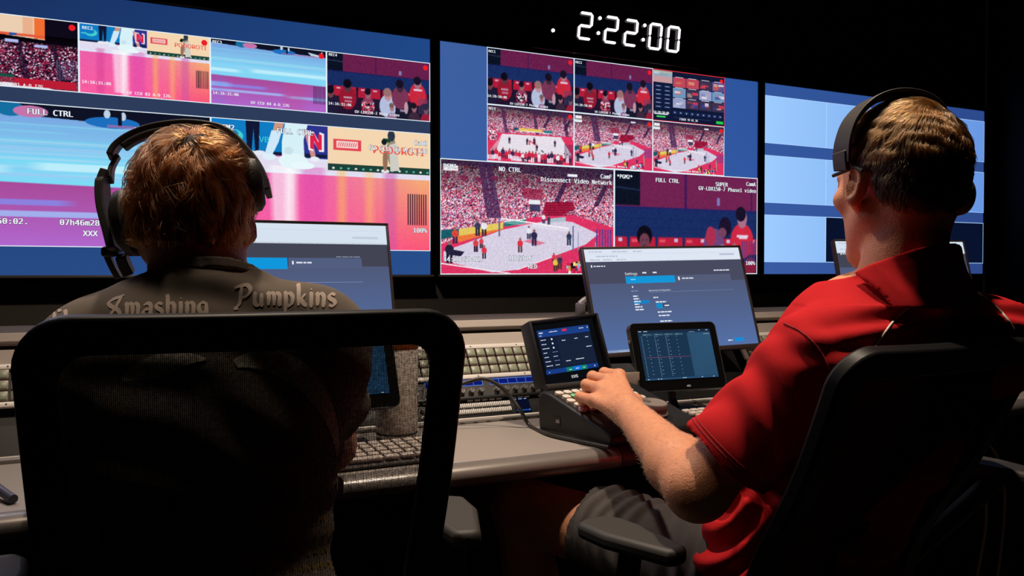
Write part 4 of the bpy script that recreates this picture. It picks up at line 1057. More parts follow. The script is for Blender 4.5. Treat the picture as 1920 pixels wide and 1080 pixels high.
# jog knob
kx, ky = 0.168, 0.060
Mk = Matrix.Translation(top_pt(kx, ky, 0.0)) @ Matrix.Rotation(SL * 0.6, 4, 'X')
b = MB(); b.lathe([(0, 0.004), (0.0315, 0.004), (0.0325, 0.0025), (0.0325, 0), (0, 0)], M=Mk, n=48); b.build('knob_ring', M_RAIL, rem, smooth=40)
b = MB(); b.lathe([(0, 0.0225), (0.0262, 0.0225), (0.0276, 0.0240), (0.0285, 0.0232), (0.0292, 0.0215), (0.0296, 0.008), (0.0288, 0.0045), (0, 0.0045)], M=Mk, n=56); kb = b.build('jog_knob', M_RUBBER, rem, smooth=40)
b = MB(); b.lathe([(0, 0.0226), (0.0070, 0.0228), (0.0078, 0.0240), (0.0086, 0.0230)], (-0.010, 0.010, 0), Mk, n=28); b.build('finger_dimple', pmat('darker_rubber', (92, 84, 80), 0.6, 0.05, 60), kb, smooth=40)
# hinge and touchscreen head
b = MB(); b.cyl((0.010, 0.222, 0.090), (0.200, 0.222, 0.090), 0.0085, n=20); b.box((0.105, 0.220, 0.083), (0.075, 0.012, 0.014), bev=0.002); b.build('hinge', pmat('hinge_grey', (70, 68, 66), 0.35, 0.06, 60, metal=0.4), rem)
HM = Matrix.Translation((0.103, 0.229, 0.098)) @ Matrix.Rotation(R_(-19), 4, 'X') @ Matrix.Rotation(R_(-7), 4, 'Z') @ Matrix.Rotation(R_(-2.0), 4, 'Y')
W_, H_ = 0.172, 0.138
b = MB(); b.box((0, 0.017, H_ / 2), (W_, 0.026, H_), HM, bev=0.003)
for sx in (-1, 1): b.box((sx * (W_ / 2 + 0.003), 0.008, H_ / 2 + 0.002), (0.006, 0.044, H_ + 0.008), HM, bev=0.002)
b.box((0, 0.008, H_ + 0.004), (W_ + 0.010, 0.044, 0.006), HM, bev=0.002)
hd = b.build('screen_housing', M_DARK, rem)
k = Canvas(0.00012); k.z = -0.0035
k.rect(-W_ / 2 + .002, 0.001, W_ / 2 - .002, H_ - .001, (12, 13, 17)); k.up()
def ui_remote(k, W, H):
    def R(u0, v0, u1, v1, c): k.rect((u0 - .5) * W, 0.024 + (1 - v1) * H, (u1 - .5) * W, 0.024 + (1 - v0) * H, c)
    R(0, 0, 1, 1, (20, 30, 54)); R(0, 0, 1, .16, (30, 70, 150)); R(0, .90, 1, 1, (24, 66, 150)); k.up()
    def w(u, v, l, h=.018, c=(206, 216, 232)): R(u, v, u + l * .55, v + h, c); R(u + l * .6, v, u + l, v + h, c)
    w(.03, .05, .07, .03); w(.22, .055, .16, .015); R(.27, .04, .275, .075, (230, 236, 244)); R(.33, .04, .335, .075, (230, 236, 244)); R(.47, .03, .56, .08, (214, 44, 80)); w(.80, .05, .09); w(.96, .04, .02, .03); w(.03, .12, .04)
    for i, l in enumerate((.10, .09, .13, .07, .08, .10, .12)):
        w(.03, .22 + i * .098, l, .016)
        if i < 3: k.disc((.24 - .5) * W, .024 + (1 - (.228 + i * .098)) * H, .0022, (230, 236, 244), 10)
        else: w(.20, .22 + i * .098, .08 + .02 * (i % 2), .014, (110, 124, 160) if i % 2 else (200, 210, 226))
    for u, v, u1, v1 in ((.34, .19, .60, .38), (.61, .19, .81, .38), (.82, .19, .99, .38), (.34, .39, .99, .62), (.34, .63, .60, .86), (.61, .63, .99, .86)): R(u, v, u1, v1, (24, 34, 56))
    k.up(); w(.42, .28, .07); w(.67, .27, .06); w(.88, .27, .06); w(.86, .49, .10); w(.41, .75, .09); w(.60, .74, .16)
    R(.38, .90, .52, 1, (16, 120, 110)); R(.52, .90, .66, 1, (20, 110, 220)); R(.66, .90, .78, 1, (16, 130, 110)); k.up(); w(.43, .95, .05); w(.56, .945, .06); w(.70, .945, .04); w(.05, .95, .015, .02); w(.92, .94, .02, .03)
ui_remote(k, W_ - .034, H_ - .038)
k.up(); k.text('EVS', 0, 0.0085, 0.0125, (206, 208, 212), 'sans', 'c', .05)
so = k.build('touchscreen', SCREEN, hd)
so.matrix_local = HM @ Matrix.Translation((0, -0.0005, 0))

# ---- tablets on stands
def tablet(name, label, c, yaw_, tilt, seed):
    W, H = .246, .168
    M = Matrix.Rotation(yaw_, 4, 'Z') @ Matrix.Rotation(-tilt, 4, 'X')
    t = thing(name, label, 'touch screen', c, M.to_euler(), 'touch screens on stands')
    b = MB(); b.prism(rrect(W, H, .014, 6), -0.017, 0.0, Matrix.Rotation(R_(90), 4, 'X')); b.build('housing', pmat('tablet_black', (15, 15, 16), 0.25, 0.1, 40), t, bev=0.0022)
    b = MB(); b.tube([(x, 0.0, y) for x, y in rrect(W - .001, H - .001, .014, 6)], 0.0011, n=6, closed=True); b.build('rim', pmat('rim_grey', (80, 80, 82), 0.3, 0.05, 60, metal=0.5), t)
    for z in (0.04, -0.03): MB().box((-W / 2 - .001, .009, z), (.004, .008, .009), bev=.001).build('side_lug', M_STEEL, t)
    k = Canvas(0.00012); k.z = 0.0012
    w_, h_ = W - .040, H - .046; z0 = -H / 2 + .028; g = random.Random(seed)
    def R(u0, v0, u1, v1, cc): k.rect((u0 - .5) * w_, z0 + (1 - v1) * h_, (u1 - .5) * w_, z0 + (1 - v0) * h_, cc)
    R(0, 0, 1, 1, (26, 52, 78)); R(.67, .07, 1, .96, (48, 86, 118)); R(0, 0, 1, .05, (26, 40, 60)); R(0, .965, 1, 1, (44, 84, 122)); k.up()
    R(.06, .075, .60, .11, (40, 70, 92)); k.up()
    for u in (.06, .22, .36, .50): R(u, .075, u + .11, .11, (62, 92, 112)); R(u + .01, .088, u + .05, .096, (150, 170, 186))
    for u0, u1 in ((.01, .05), (.08, .13), (.84, .86), (.94, .97)): R(u0, .018, u1, .03, (190, 204, 220))
    R(.70, .05, .78, .058, (150, 170, 190)); R(.90, .10, .98, .11, (150, 170, 190))
    k.up()
    for i in range(22):
        v = .13 + i * .0375
        R(.035, v, .045, v + .008, (160, 180, 200))
        for u in (.11, .215, .245, .365, .395, .51): 
            if i % 2 == 0 or u in (.215, .365): R(u, v, u + .008 + .006 * g.random(), v + .009, (150, 174, 196))
    R(.06, .55, .66, .556, (150, 70, 110))
    for u in (.03, .16, .2, .5, .53, .76, .92): R(u, .975, u + .02, .988, (190, 210, 226))
    k.up(); k.text('elo', 0.012, -H / 2 + .008, .011, (150, 150, 152), 'sans', 'c', .02)
    k.build('screen', SCREEN, t)
    Mi = M.inverted(); q = lambda v: Mi @ (Vector(v) - Vector(c))
    P = M.to_3x3() @ Vector((0, .02, -.02)) + Vector(c)
    b = MB(); b.tube([Vector((0, .016, -.02)), q((P.x, P.y + .02, P.z - .01)), q((P.x, P.y + .015, DZ + .03)), q((P.x, P.y, DZ + .008))], .011, n=12)
    b.box((0, 0, 0), (.15, .10, .008), Matrix.Translation(q((P.x, P.y - .005, DZ + .0045))) @ Mi.to_3x3().to_4x4() , bev=.003)
    b.build('stand', M_BLACK, t)
    return t
tablet('touch_screen', 'black framed touchscreen on a stand showing a dim blue list, right of the hand', (1.274, 1.655, 0.876), R_(-3.8), R_(19.4), 3)
tablet('touch_screen', 'blue touchscreen seen through the mesh chair back', ad(628, 690, 1.62), R_(3), R_(19), 5)

# ---- keyboards
kbd_key = {}
def keyboard(label, c, rz):
    t = thing('keyboard', label, 'keyboard', c, (0, 0, rz), 'keyboards on the worktops')
    W, D = .36, .135
    b = MB(); b.prism([(-D / 2, 0.002), (-D / 2, .008), (D / 2, .017), (D / 2, 0.002)], -W / 2, W / 2, YZ); b.build('case', pmat('keyboard_case', (70, 66, 64), 0.5, 0.08, 60), t, bev=.002)
    a = math.atan2(.009, D)
    for r in range(5):
        n = 15 if r else 9; x = -W / 2 + .008; step = (W - .016) / 15
        for i in range(n):
            wd = step - .0045
            if r == 0: wd = step * (6 if i == 4 else 1 if i < 4 else 1.25) - .0045
            if wd < 0: continue
            kk = round(wd, 4)
            if kk not in kbd_key:
                b = MB(); b.box((0, 0, .004), (wd, .0165, .008), bev=.0022); o = b.build('key', pmat('pale_keytop', (200, 190, 182), 0.5, 0.05, 90), t)
                kbd_key[kk] = o.data
            else:
                o = bpy.data.objects.new('key', kbd_key[kk]); C.objects.link(o); o.parent = t
            yy = -D / 2 + .019 + r * .0235
            o.location = (x + wd / 2, yy, .0095 + (yy + D / 2) / D * .009); o.rotation_euler = (a, 0, 0)
            x += wd + .0045
    return t
keyboard('pale keyed keyboard between the controller and the red sleeve', (1.385, 1.515, DZ), R_(2))
keyboard('pale keyed keyboard seen through the mesh chair back', (0.405, 1.475, DZ), R_(1))
keyboard('pale keyed keyboard at the right picture edge beyond the chair', (2.42, 1.575, DZ), R_(-2))

# ---- tumbler, small box, cables
c = Vector((0.562, 1.655, DZ))
t = thing('tumbler', 'tall pale tumbler with brown lid seen through the mesh chair back', 'cup', c)
b = MB(); b.lathe([(0, 0.001), (.036, 0.001), (.040, .006), (.0425, .03), (.044, .185), (.042, .188), (0, .186)], n=40); b.build('cup_body', pmat('pale_cup', (214, 208, 198), .5, .05, 40), t, smooth=40)
b = MB(); b.lathe([(.0445, .184), (.0455, .190), (.0445, .205), (.040, .210), (0, .208)], n=40); b.build('lid', pmat('brown_lid', (150, 78, 40), .4, .08, 40), t, smooth=40)
b = MB(); b.tube([(.0415 * math.cos(a), .0415 * math.sin(a), .012) for a in np.linspace(0, 2 * math.pi, 40, endpoint=False)], .0016, n=6, closed=True); b.build('base_ring', M_DARK, t)
t = thing('adapter_box', 'small black box with a beige side plate, between the two touchscreens', 'box', (1.112, 1.688, DZ), (0, 0, R_(-6)))
b = MB(); b.prism([(-.035, 0), (-.035, .105), (.0, .122), (.035, .118), (.035, 0)], -.045, .045, YZ); b.build('body', M_DARK, t, bev=.003)
b = MB(); b.box((.026, -.037, .088), (.040, .003, .034), bev=.001); b.build('side_plate', pmat('beige_plate', (168, 160, 150), .5, .05, 60), t)
b = MB(); b.box((-.01, -.037, .096), (.045, .002, .003)); b.build('slot', M_BLACK, t)

M_CABLE = pmat('black_cable', (38, 35, 33), .45, .1, 60)
def cable(label, pts, r, mat=None, n=10):
    b = MB(); b.tube(crom(pts, n), r, n=10)
    return tag(b.build('cable', mat or M_CABLE, smooth=60), label, 'cable')
D_ = DZ + .0048
cable('black cable curving over the knob panel down onto the worktop', [ay(800, 745, 1.70), ay(835, 731, 1.705), ay(868, 719, 1.70), ay(905, 710, 1.69), ay(934, 722, 1.675), ay(958, 745, 1.66), ay(976, 770, 1.64), az(994, 798, D_), az(1030, 814.5, D_), az(1084, 827, D_), az(1142, 839, D_)], .0042)
cable('thin black cable lying behind the touchscreen stand', [az(1278, 742, D_), az(1300, 752, D_), az(1330, 764, D_), az(1362, 760, D_), az(1392, 768, D_)], .003)
M_WC = pmat('white_cable', (176, 176, 166), .5, .06, 60)
cable('thin white cable hanging under the right worktop in a loop', [(2.12, 1.52, .693), (2.13, 1.50, .66), (2.185, 1.47, .60), (2.215, 1.46, .52), (2.22, 1.46, .40), (2.20, 1.47, .2)], .004, M_WC)
cable('short white cable hanging under the right worktop, left of the looped one', [(2.06, 1.50, .693), (2.075, 1.46, .62), (2.11, 1.45, .55), (2.13, 1.45, .42), (2.12, 1.47, .25)], .004, M_WC)
cable('grey cable crossing the worktop at the left picture edge', [(-.50, 1.60, D_ + .003), (-.34, 1.61, D_ + .012), (-.22, 1.57, D_ + .045), (-.165, 1.53, D_ + .04), (-.125, 1.48, D_ + .012), (-.10, 1.43, D_ + .003)], .007, pmat('slate_cable', (70, 72, 92), .45, .1, 60))

# ================================================================== office chairs
def weave(name, rgb=(4, 4, 6), openx=0.1, openz=0.1):
    m = bpy.data.materials.new(name); m.use_nodes = True
    nt = m.node_tree; N, L = nt.nodes, nt.links
    bs = N['Principled BSDF']; bs.inputs['Base Color'].default_value = (*lin(rgb), 1); bs.inputs['Roughness'].default_value = .7; bs.inputs['Specular IOR Level'].default_value = .03
    tc = N.new('ShaderNodeTexCoord'); sp = N.new('ShaderNodeSeparateXYZ'); L.new(tc.outputs['Object'], sp.inputs[0])
    no = N.new('ShaderNodeTexNoise'); no.inputs['Scale'].default_value = 260; L.new(tc.outputs['Object'], no.inputs['Vector'])
    def stripe(sock, per, thr):
        a = N.new('ShaderNodeMath'); a.operation = 'MULTIPLY'; a.inputs[1].default_value = 2 * math.pi / per; L.new(sock, a.inputs[0])
        s = N.new('ShaderNodeMath'); s.operation = 'SINE'; L.new(a.outputs[0], s.inputs[0])
        j = N.new('ShaderNodeMath'); j.operation = 'MULTIPLY_ADD'; j.inputs[1].default_value = 1.6; j.inputs[2].default_value = -.8; L.new(no.outputs['Fac'], j.inputs[0])
        q = N.new('ShaderNodeMath'); q.operation = 'ADD'; L.new(s.outputs[0], q.inputs[0]); L.new(j.outputs[0], q.inputs[1])
        g = N.new('ShaderNodeMath'); g.operation = 'GREATER_THAN'; g.inputs[1].default_value = thr; L.new(q.outputs[0], g.inputs[0])
        return g
    gx = stripe(sp.outputs[0], .0020, openx); gz = stripe(sp.outputs[2], .0017, openz)
    mx = N.new('ShaderNodeMath'); mx.operation = 'MAXIMUM'; L.new(gx.outputs[0], mx.inputs[0]); L.new(gz.outputs[0], mx.inputs[1])
    tr = N.new('ShaderNodeBsdfTransparent'); mix = N.new('ShaderNodeMixShader')
    L.new(mx.outputs[0], mix.inputs[0]); L.new(tr.outputs[0], mix.inputs[1]); L.new(bs.outputs[0], mix.inputs[2])
    L.new(mix.outputs[0], N['Material Output'].inputs[0])
    MATS[name] = m
    return m
M_WEAVE = weave('black_mesh_fabric', openx=.36, openz=.46)
M_FRAME = pmat('black_chair_frame', (9, 10, 12), .48, .1, 60, spec=.25)
M_SEAT = pmat('black_seat_fabric', (16, 16, 17), .9, .2, 300, .3, 900)
M_PAD = pmat('soft_black_armpad', (46, 44, 42), .6, .08, 90, .12, 900)
def chair(label, loc, rz, top_w, bot_w, zt, zb, recline, arms):
    t = thing('office_chair', label, 'chair', (loc[0], loc[1], 0), (0, 0, rz), 'mesh backed office chairs')
    H = (zt - zb) / math.cos(recline)
    # back panel: local x across, y thickness, z up the back; its foot is at (0, 0, zb)
    MB_ = Matrix.Translation((0, math.sin(recline) * H, zb)) @ Matrix.Rotation(recline, 4, 'X')
    def outline(ins, n=8):
        r = .055 - ins * .6; pts = []
        for sx, sz, a0 in ((1, 1, 0), (-1, 1, 90), (-1, -1, 180), (1, -1, 270)):
            hw = (top_w if sz > 0 else bot_w) / 2 - ins; cz = (H - ins - r) if sz > 0 else ins + r
            for k in range(n + 1):
                a = R_(a0 + 90 * k / n); pts.append((sx * (hw - r) + r * math.cos(a), cz + r * math.sin(a)))
        # add points along the straight runs so the frame can curve
        out = []
        for i in range(len(pts)):
            p, q = pts[i], pts[(i + 1) % len(pts)]; out.append(p)
            L = math.hypot(q[0] - p[0], q[1] - p[1])
            if L > .06:
                for k in range(1, 12): out.append((p[0] + (q[0] - p[0]) * k / 12, p[1] + (q[1] - p[1]) * k / 12))
        return out
    bend = lambda x, z: .012 * (x / .24) ** 2 + .030 * math.exp(-((z - H * .25) / .14) ** 2) - .012 * (z / H) ** 2
    O, I = outline(0), outline(.042)
    b = MB(); rings = []
    for P, y in ((O, -.013), (O, .013), (I, .011), (I, -.011)): rings.append([b.bm.verts.new((x, y + bend(x, z), z)) for x, z in P])
    n = len(O)
    for A, B in zip(rings, rings[1:] + rings[:1]):
        for i in range(n): b.bm.faces.new((A[i], A[(i + 1) % n], B[(i + 1) % n], B[i]))
    fr = b.build('back_frame', M_FRAME, t, smooth=35, bev=.006, seg=3); fr.matrix_local = MB_
    I2 = outline(.036); cx, cz = 0, H / 2
    nx, nz = 28, 34
    V, F = [], []
    import bisect
    for j in range(nz + 1):
        z = .036 + (H - .072) * j / nz; f = z / H; hw = (bot_w * (1 - f) + top_w * f) / 2 - .036
        e = min(z - .036, H - .036 - z); r = .032
        if e < r: hw -= r - math.sqrt(max(r * r - (r - e) ** 2, 0))
        for i in range(nx + 1): x = -hw + 2 * hw * i / nx; V.append((x, bend(x, z), z))
    for j in range(nz):
        for i in range(nx): a = j * (nx + 1) + i; F.append((a, a + 1, a + nx + 2, a + nx + 1))
    me = fast_mesh('back_mesh', np.array(V), np.array(F)); mo = link('back_mesh', me, M_WEAVE, t, 180); mo.matrix_local = MB_
    sy = .20 + math.sin(recline) * H
    b = MB(); b.prism(rrect(.48, .46, .08, 6), .42, .475, Matrix.Translation((0, sy, 0))); b.build('seat', M_SEAT, t, bev=.02, seg=3)
    b = MB(); b.tube([(0, sy, .40), (0, sy - .20, .405), (0, sy - .255, .47), (0, sy - .245, zb + .10)], .022, n=12, flat=(.03, .012, (0, 1, 0.2))); b.build('back_stem', M_FRAME, t)
    b = MB(); b.box((0, sy, .395), (.22, .26, .05), bev=.012); b.build('tilt_mechanism', M_BLACK, t)
    b = MB(); b.cyl((0, sy, .10), (0, sy, .26), .028); b.cyl((0, sy, .26), (0, sy, .38), .016); b.build('gas_column', M_BLACK, t)
    for k in range(5):
        a = R_(72 * k + 18); d = Vector((math.cos(a), math.sin(a), 0)); c0 = Vector((0, sy, 0))
        b = MB(); b.tube([c0 + Vector((0, 0, .105)), c0 + d * .15 + Vector((0, 0, .10)), c0 + d * .31 + Vector((0, 0, .075))], .02, n=10, flat=(.022, .014, (0, 0, 1))); lg = b.build('leg', M_FRAME, t)
        w_ = c0 + d * .31; s = Vector((-d.y, d.x, 0))
        b = MB(); b.cyl(w_ + s * .022 + Vector((0, 0, .028)), w_ - s * .022 + Vector((0, 0, .028)), .028, n=20); b.cyl(w_ + Vector((0, 0, .03)), w_ + Vector((0, 0, .075)), .008, n=10); b.build('caster', M_BLACK, lg)
    for (sx, za, off, y0, ang) in arms:
        x = sx * off
        b = MB(); b.tube(crom([(sx * .20, sy, .40), (sx * (off - .01), sy, .41), (x, sy - .01, .46), (x, y0, za - .02)], 6), .018, n=12); b.build('arm_post', M_FRAME, t)
        out = [(-.012, -.100), (.014, -.100), (.022, -.092), (.044, .01), (.046, .07), (.034, .098), (-.010, .102), (-.034, .09), (-.040, .02), (-.020, -.092)]
        if sx > 0: out = [(-p, q) for p, q in out][::-1]
        b = MB(); b.prism(out, za - .022, za + .004, Matrix.Translation((x, y0, 0)) @ Matrix.Rotation(ang, 4, 'Z')); b.build('arm_pad', M_PAD, t, smooth=40, bev=.009, seg=3)
    return t
chL = chair('black mesh office chair in front, with the brown shirted person seated in it', (0.172, 0.975), R_(-3.5), .486, .43, 1.0355, .50, R_(5), ((1, .715, .305, .22, R_(-8)), (-1, .70, .30, .22, R_(8))))
chR = chair('black mesh office chair leaning back under the person in the red shirt', (1.060, 0.772), R_(5.7), .465, .395, .985, .50, R_(21), ((-1, .675, .283, .34, R_(4)), (1, .735, .405, .15, R_(-6))))
# ================================================================== the two people
def skin(name, rgb, rough=.5):
    return pmat(name, rgb, rough, .17, 75, .45, 380, sss=.12)
M_SKIN_R = skin('skin_fair_warm', (214, 148, 112)); M_SKIN_L = skin('skin_fair', (200, 140, 116))
def fabric(name, rgb, var=.1, rough=.9, bump=.25):
    m = pmat(name, rgb, rough, var, 30, bump, 1400, spec=.15); return m
M_RED = fabric('red_knit', (190, 30, 36)); M_TEE = fabric('washed_brown_grey_cotton', (126, 116, 106), .12)
M_SHORT = fabric('grey_heather_cloth', (74, 71, 71), .2); M_TROUS = fabric('dark_denim', (28, 30, 38), .15)
M_SHOE = pmat('dark_shoe', (30, 30, 32), .6, .1, 50); M_SOLE = pmat('pale_sole', (190, 188, 182), .6, .05, 50)

def rotm(yaw_, pitch, roll=0.0):
    return np.array((Matrix.Rotation(yaw_, 3, 'Z') @ Matrix.Rotation(pitch, 3, 'X') @ Matrix.Rotation(roll, 3, 'Y')))
class Head:
    def __init__(s, o, yaw_, pitch, roll=0.0, sc=1.0): s.o = np.array(o, float); s.M = rotm(yaw_, pitch, roll); s.k = sc
    def p(s, x, y, z): return s.o + s.M @ (np.array((x, y, z), float) * s.k)
    def loc(s, P): return (np.asarray(P) - s.o) @ s.M / s.k
    def E(s, c, r, extra=None):
        A = s.M if extra is None else s.M @ np.array(extra)
        return ell(s.p(*c), np.array(r) * s.k, A)
    def K(s, a, b, ra, rb): return cone(s.p(*a), s.p(*b), ra * s.k, rb * s.k)
def build_head(v, h):
    v.add(h.E((0, -.012, .030), (.074, .094, .085)), .01)
    v.add(h.E((0, -.050, -.010), (.060, .052, .062)), .03)
    v.add(h.E((0, .036, -.028), (.059, .058, .080)), .03)
    for s in (-1, 1):
        v.add(h.K((s * .052, -.004, -.050), (s * .014, .074, -.104), .022, .018), .03)
        v.add(h.K((s * .010, .088, .014), (s * .040, .074, .016), .0105, .0100), .015)     # brow
        v.add(h.E((s * .046, .058, -.022), (.020, .022, .016)), .02)                        # cheekbone
        v.sub(h.E((s * .032, .098, -.002), (.016, .013, .010)), .012)                       # socket
        v.add(h.E((s * .0315, .0795, -.003), (.0125, .0120, .0115)), .002)                  # eyeball
        v.add(h.K((s * .022, .0905, .0045), (s * .042, .083, .0035), .0035, .003), .005)    # upper lid
    v.add(h.E((0, .080, -.104), (.020, .017, .016)), .02)                                   # chin
    v.add(h.K((0, .090, .008), (0, .108, -.030), .0085, .0115), .012)                       # nose
    for s in (-1, 1): v.add(h.E((s * .011, .099, -.035), (.008, .010, .007)), .006)
    v.add(h.E((0, .088, -.060), (.023, .009, .006)), .006); v.add(h.E((0, .087, -.070), (.020, .009, .0065)), .006)
    v.sub(h.K((-.020, .099, -.0645), (.020, .099, -.0645), .0022, .0022), .004)
    for s in (-1, 1):                                                                       # ears
        Rx = np.array(Matrix.Rotation(s * R_(-34), 3, 'Z') @ Matrix.Rotation(R_(10), 3, 'X'))
        c = (s * .083, -.014, -.008)
        v.add(h.E(c, (.0075, .0175, .0330), Rx), .006)
        v.sub(h.E((s * .0905, -.010, -.005), (.0062, .0105, .0215), Rx), .004)
        v.add(h.E((s * .0835, -.006, -.012), (.0045, .0060, .0100), Rx), .004)
        v.add(h.E((s * .078, -.006, -.036), (.0065, .0090, .0100)), .006)
def finger(v, pts, rad, k=.004):
    for a, b, r0, r1 in zip(pts, pts[1:], rad, rad[1:]): v.add(cone(a, b, r0, r1), k)
def leg(v, hip, knee, ankle, toe, r=(.082, .060, .052, .036), mid=True):
    hip, knee, ankle, toe = [np.array(q, float) for q in (hip, knee, ankle, toe)]
    v.add(cone(hip, knee, r[0], r[1]), .03)
    m = knee + (ankle - knee) * .32
    v.add(cone(knee, m, r[1] * .92, r[2] * 1.06), .02); v.add(cone(m, ankle, r[2] * 1.06, r[3]), .02)
    v.add(cone(ankle, toe, .036, .028), .02)

def shell_pts(bvh, px, py):
    d = ray(px, py).normalized(); h = bvh.ray_cast(_O, d); return h
def hairdo(name, person, cap, mat, n, whorl, length, lift, seed, swirl, grav, rad, jt=.42, keep=lambda q: True, cols=None):
    """combed strands rooted on the cap, flowing away from the crown"""
    me = cap.data; nv = len(me.vertices)
    co = np.empty(nv * 3, np.float32); me.vertices.foreach_get('co', co); co = co.reshape(-1, 3)
    no = np.empty(nv * 3, np.float32); me.vertices.foreach_get('normal', no); no = no.reshape(-1, 3)
    bvh = BVHTree.FromPolygons([tuple(c) for c in co], [tuple(p.vertices) for p in me.polygons])
    g = np.random.default_rng(seed); W = Vector(whorl); K = 9
    # only the outer skin of the cap carries hair
    idx = [i for i in range(nv) if keep(co[i], no[i])]
    out = []
    for i in g.choice(idx, n):
        q = Vector(co[i]); nn = Vector(no[i]); L = length(co[i]) * g.uniform(.7, 1.15); st = L / (K - 1); lf = lift * g.uniform(.5, 1.3); pts = [q - nn * .002]
        cl = waves(co[i][None], 160, 4, seed + 3)[0]; cell = tuple((co[i] / .011).astype(int)); gc = np.random.default_rng(abs(hash(cell)) % 99991); jit = Vector(gc.normal(size=3)) * jt + Vector(g.normal(size=3)) * .10; lf *= gc.uniform(.35, 1.5) if jt > .3 else gc.uniform(.7, 1.2)
        free = None
        for k in range(1, K):
            d = q - W; d -= nn * d.dot(nn)
            d = d.normalized() if d.length > 1e-5 else Vector((0, 0, -1))
            d = d + nn.cross(d) * (swirl + .35 * cl) + Vector((0, 0, -grav)) + jit
            d -= nn * d.dot(nn); d.normalize()
            q = q + d * st
            if free is None:
                hit = bvh.find_nearest(q)
                if hit[0] is None: break
                if hit[3] > lf + .010: free = d
                else:
                    nn = hit[1]; t = k / (K - 1)
                    q = hit[0] + nn * (lf * (1 - (1 - t) ** 2))
            else:
                q = q + Vector((0, 0, -st * .3))
            pts.append(q.copy())
        while len(pts) < K: pts.append(pts[-1] + Vector((0, 0, -.001)))
        out.append(pts)
    hc = bpy.data.hair_curves.new(name)
    hc.add_curves([K] * len(out))
    P = np.array([[tuple(p) for p in s] for s in out], np.float32).reshape(-1, 3)
    hc.points.foreach_set('position', P.ravel())
    r = np.tile(np.linspace(rad, rad * .35, K), len(out)).astype(np.float32)
    ra = hc.attributes.get('radius') or hc.attributes.new('radius', 'FLOAT', 'POINT')
    ra.data.foreach_set('value', r)
    o = bpy.data.objects.new(name, hc); C.objects.link(o); hc.materials.append(mat); o.parent = cap
    o['kind'] = 'stuff'
    return o
def hair_mat(name, rgb, rough=.32, rnd=.35):
    m = bpy.data.materials.new(name); m.use_nodes = True; nt = m.node_tree
    for q in list(nt.nodes):
        if q.type == 'BSDF_PRINCIPLED': nt.nodes.remove(q)
    h = nt.nodes.new('ShaderNodeBsdfHairPrincipled'); h.parametrization = 'COLOR'
    h.inputs['Color'].default_value = (*lin(rgb), 1); h.inputs['Roughness'].default_value = rough; h.inputs['Radial Roughness'].default_value = .4
    h.inputs['Random Roughness'].default_value = .2
    hi = nt.nodes.new('ShaderNodeHairInfo'); mx = nt.nodes.new('ShaderNodeMix'); mx.data_type = 'RGBA'
    c = lin(rgb); mx.inputs[6].default_value = (*(c * (1 - rnd)), 1); mx.inputs[7].default_value = (*np.minimum(c * (1 + rnd), 1), 1)
    nt.links.new(hi.outputs['Random'], mx.inputs[0]); nt.links.new(mx.outputs[2], h.inputs['Color'])
    nt.links.new(h.outputs[0], nt.nodes['Material Output'].inputs[0]); return m
def cap_vol(h, st=.003):
    lo = h.o - .16; hi = h.o + .16
    return Vol(*[np.arange(l, u, st) for l, u in zip(lo, hi)])
def localcut(h, f):
    """half-space style cut written in head coordinates"""
    M = h.M
    def g(X, Y, Z):
        x, y, z = X - h.o[0], Y - h.o[1], Z - h.o[2]
        L = [(x * M[0, i] + y * M[1, i] + z * M[2, i]) / h.k for i in range(3)]
        return (f(*L) * h.k).astype(np.float32)
    return g
def strip(b, pts, wdir, w_, th):
    """flat band swept along pts; wdir is the width direction (vector or list)"""
    P = [Vector(p) for p in pts]; n = len(P); rg = []
    for i in range(n):
        t = (P[min(i + 1, n - 1)] - P[max(i - 1, 0)]).normalized()
        wd = Vector(wdir[i] if isinstance(wdir, list) else wdir); wd = (wd - t * wd.dot(t)).normalized(); nn = t.cross(wd)
        ww = w_[i] if isinstance(w_, list) else w_
        rg.append([b.bm.verts.new(P[i] + wd * sx * ww / 2 + nn * sz * th / 2) for sx, sz in ((-1, -1), (1, -1), (1, 1), (-1, 1))])
    for A, B in zip(rg, rg[1:]):
        for k in range(4): b.bm.faces.new((A[k], A[(k + 1) % 4], B[(k + 1) % 4], B[k]))
    b.bm.faces.new(rg[0][::-1]); b.bm.faces.new(rg[-1]); return b

# ---------------------------------------------------------------- person in the red polo shirt
pr = thing('person', 'person in a red polo shirt leaning back, left hand on the controller buttons', 'person', (1.08, 1.05, 0))
def W2P(t):  # children are modelled in world space
    for c in t.children: c.matrix_parent_inverse = Matrix.Translation(t.location).inverted()
V3 = lambda q: np.array(q, float)
hR = Head((1.110, .905, 1.217), R_(-12), R_(-2))
SHL, SHR = V3((.946, .905, .944)), V3((1.255, .862, .962))
ELB = V3(ad(1308, 915, 1.27)); WRI = V3(ad(1186, 779, 1.565))
v = Vol(axis((.55, .80, .006), (.80, 1.23, .0026), (1.23, 1.52, .006)), axis((.72, .79, .006), (.79, 1.02, .0026), (1.02, 1.30, .0055), (1.30, 1.56, .0024)),
        axis((.0, .76, .007), (.76, .90, .0024), (.90, 1.08, .005), (1.08, 1.36, .0026)))
v.add(cone((1.10, .962, .86), (1.095, .945, .94), .09, .09), .02)
v.add(ell((1.10, .962, .88), (.155, .095, .20), rotm(R_(-9), 0)), .03); v.add(ell((1.09, 1.05, .70), (.14, .10, .17)), .05); v.add(ell((1.080, 1.09, .58), (.16, .115, .11)), .05)
v.add(cone(SHL, SHR, .055, .055), .04)
for s in (SHL, SHR): v.add(cone((1.09, .885, 1.015), s, .044, .046), .04)
v.add(cone(hR.p(0, -.030, -.050), (1.092, .885, 1.06), .0545, .062), .03)
build_head(v, hR)
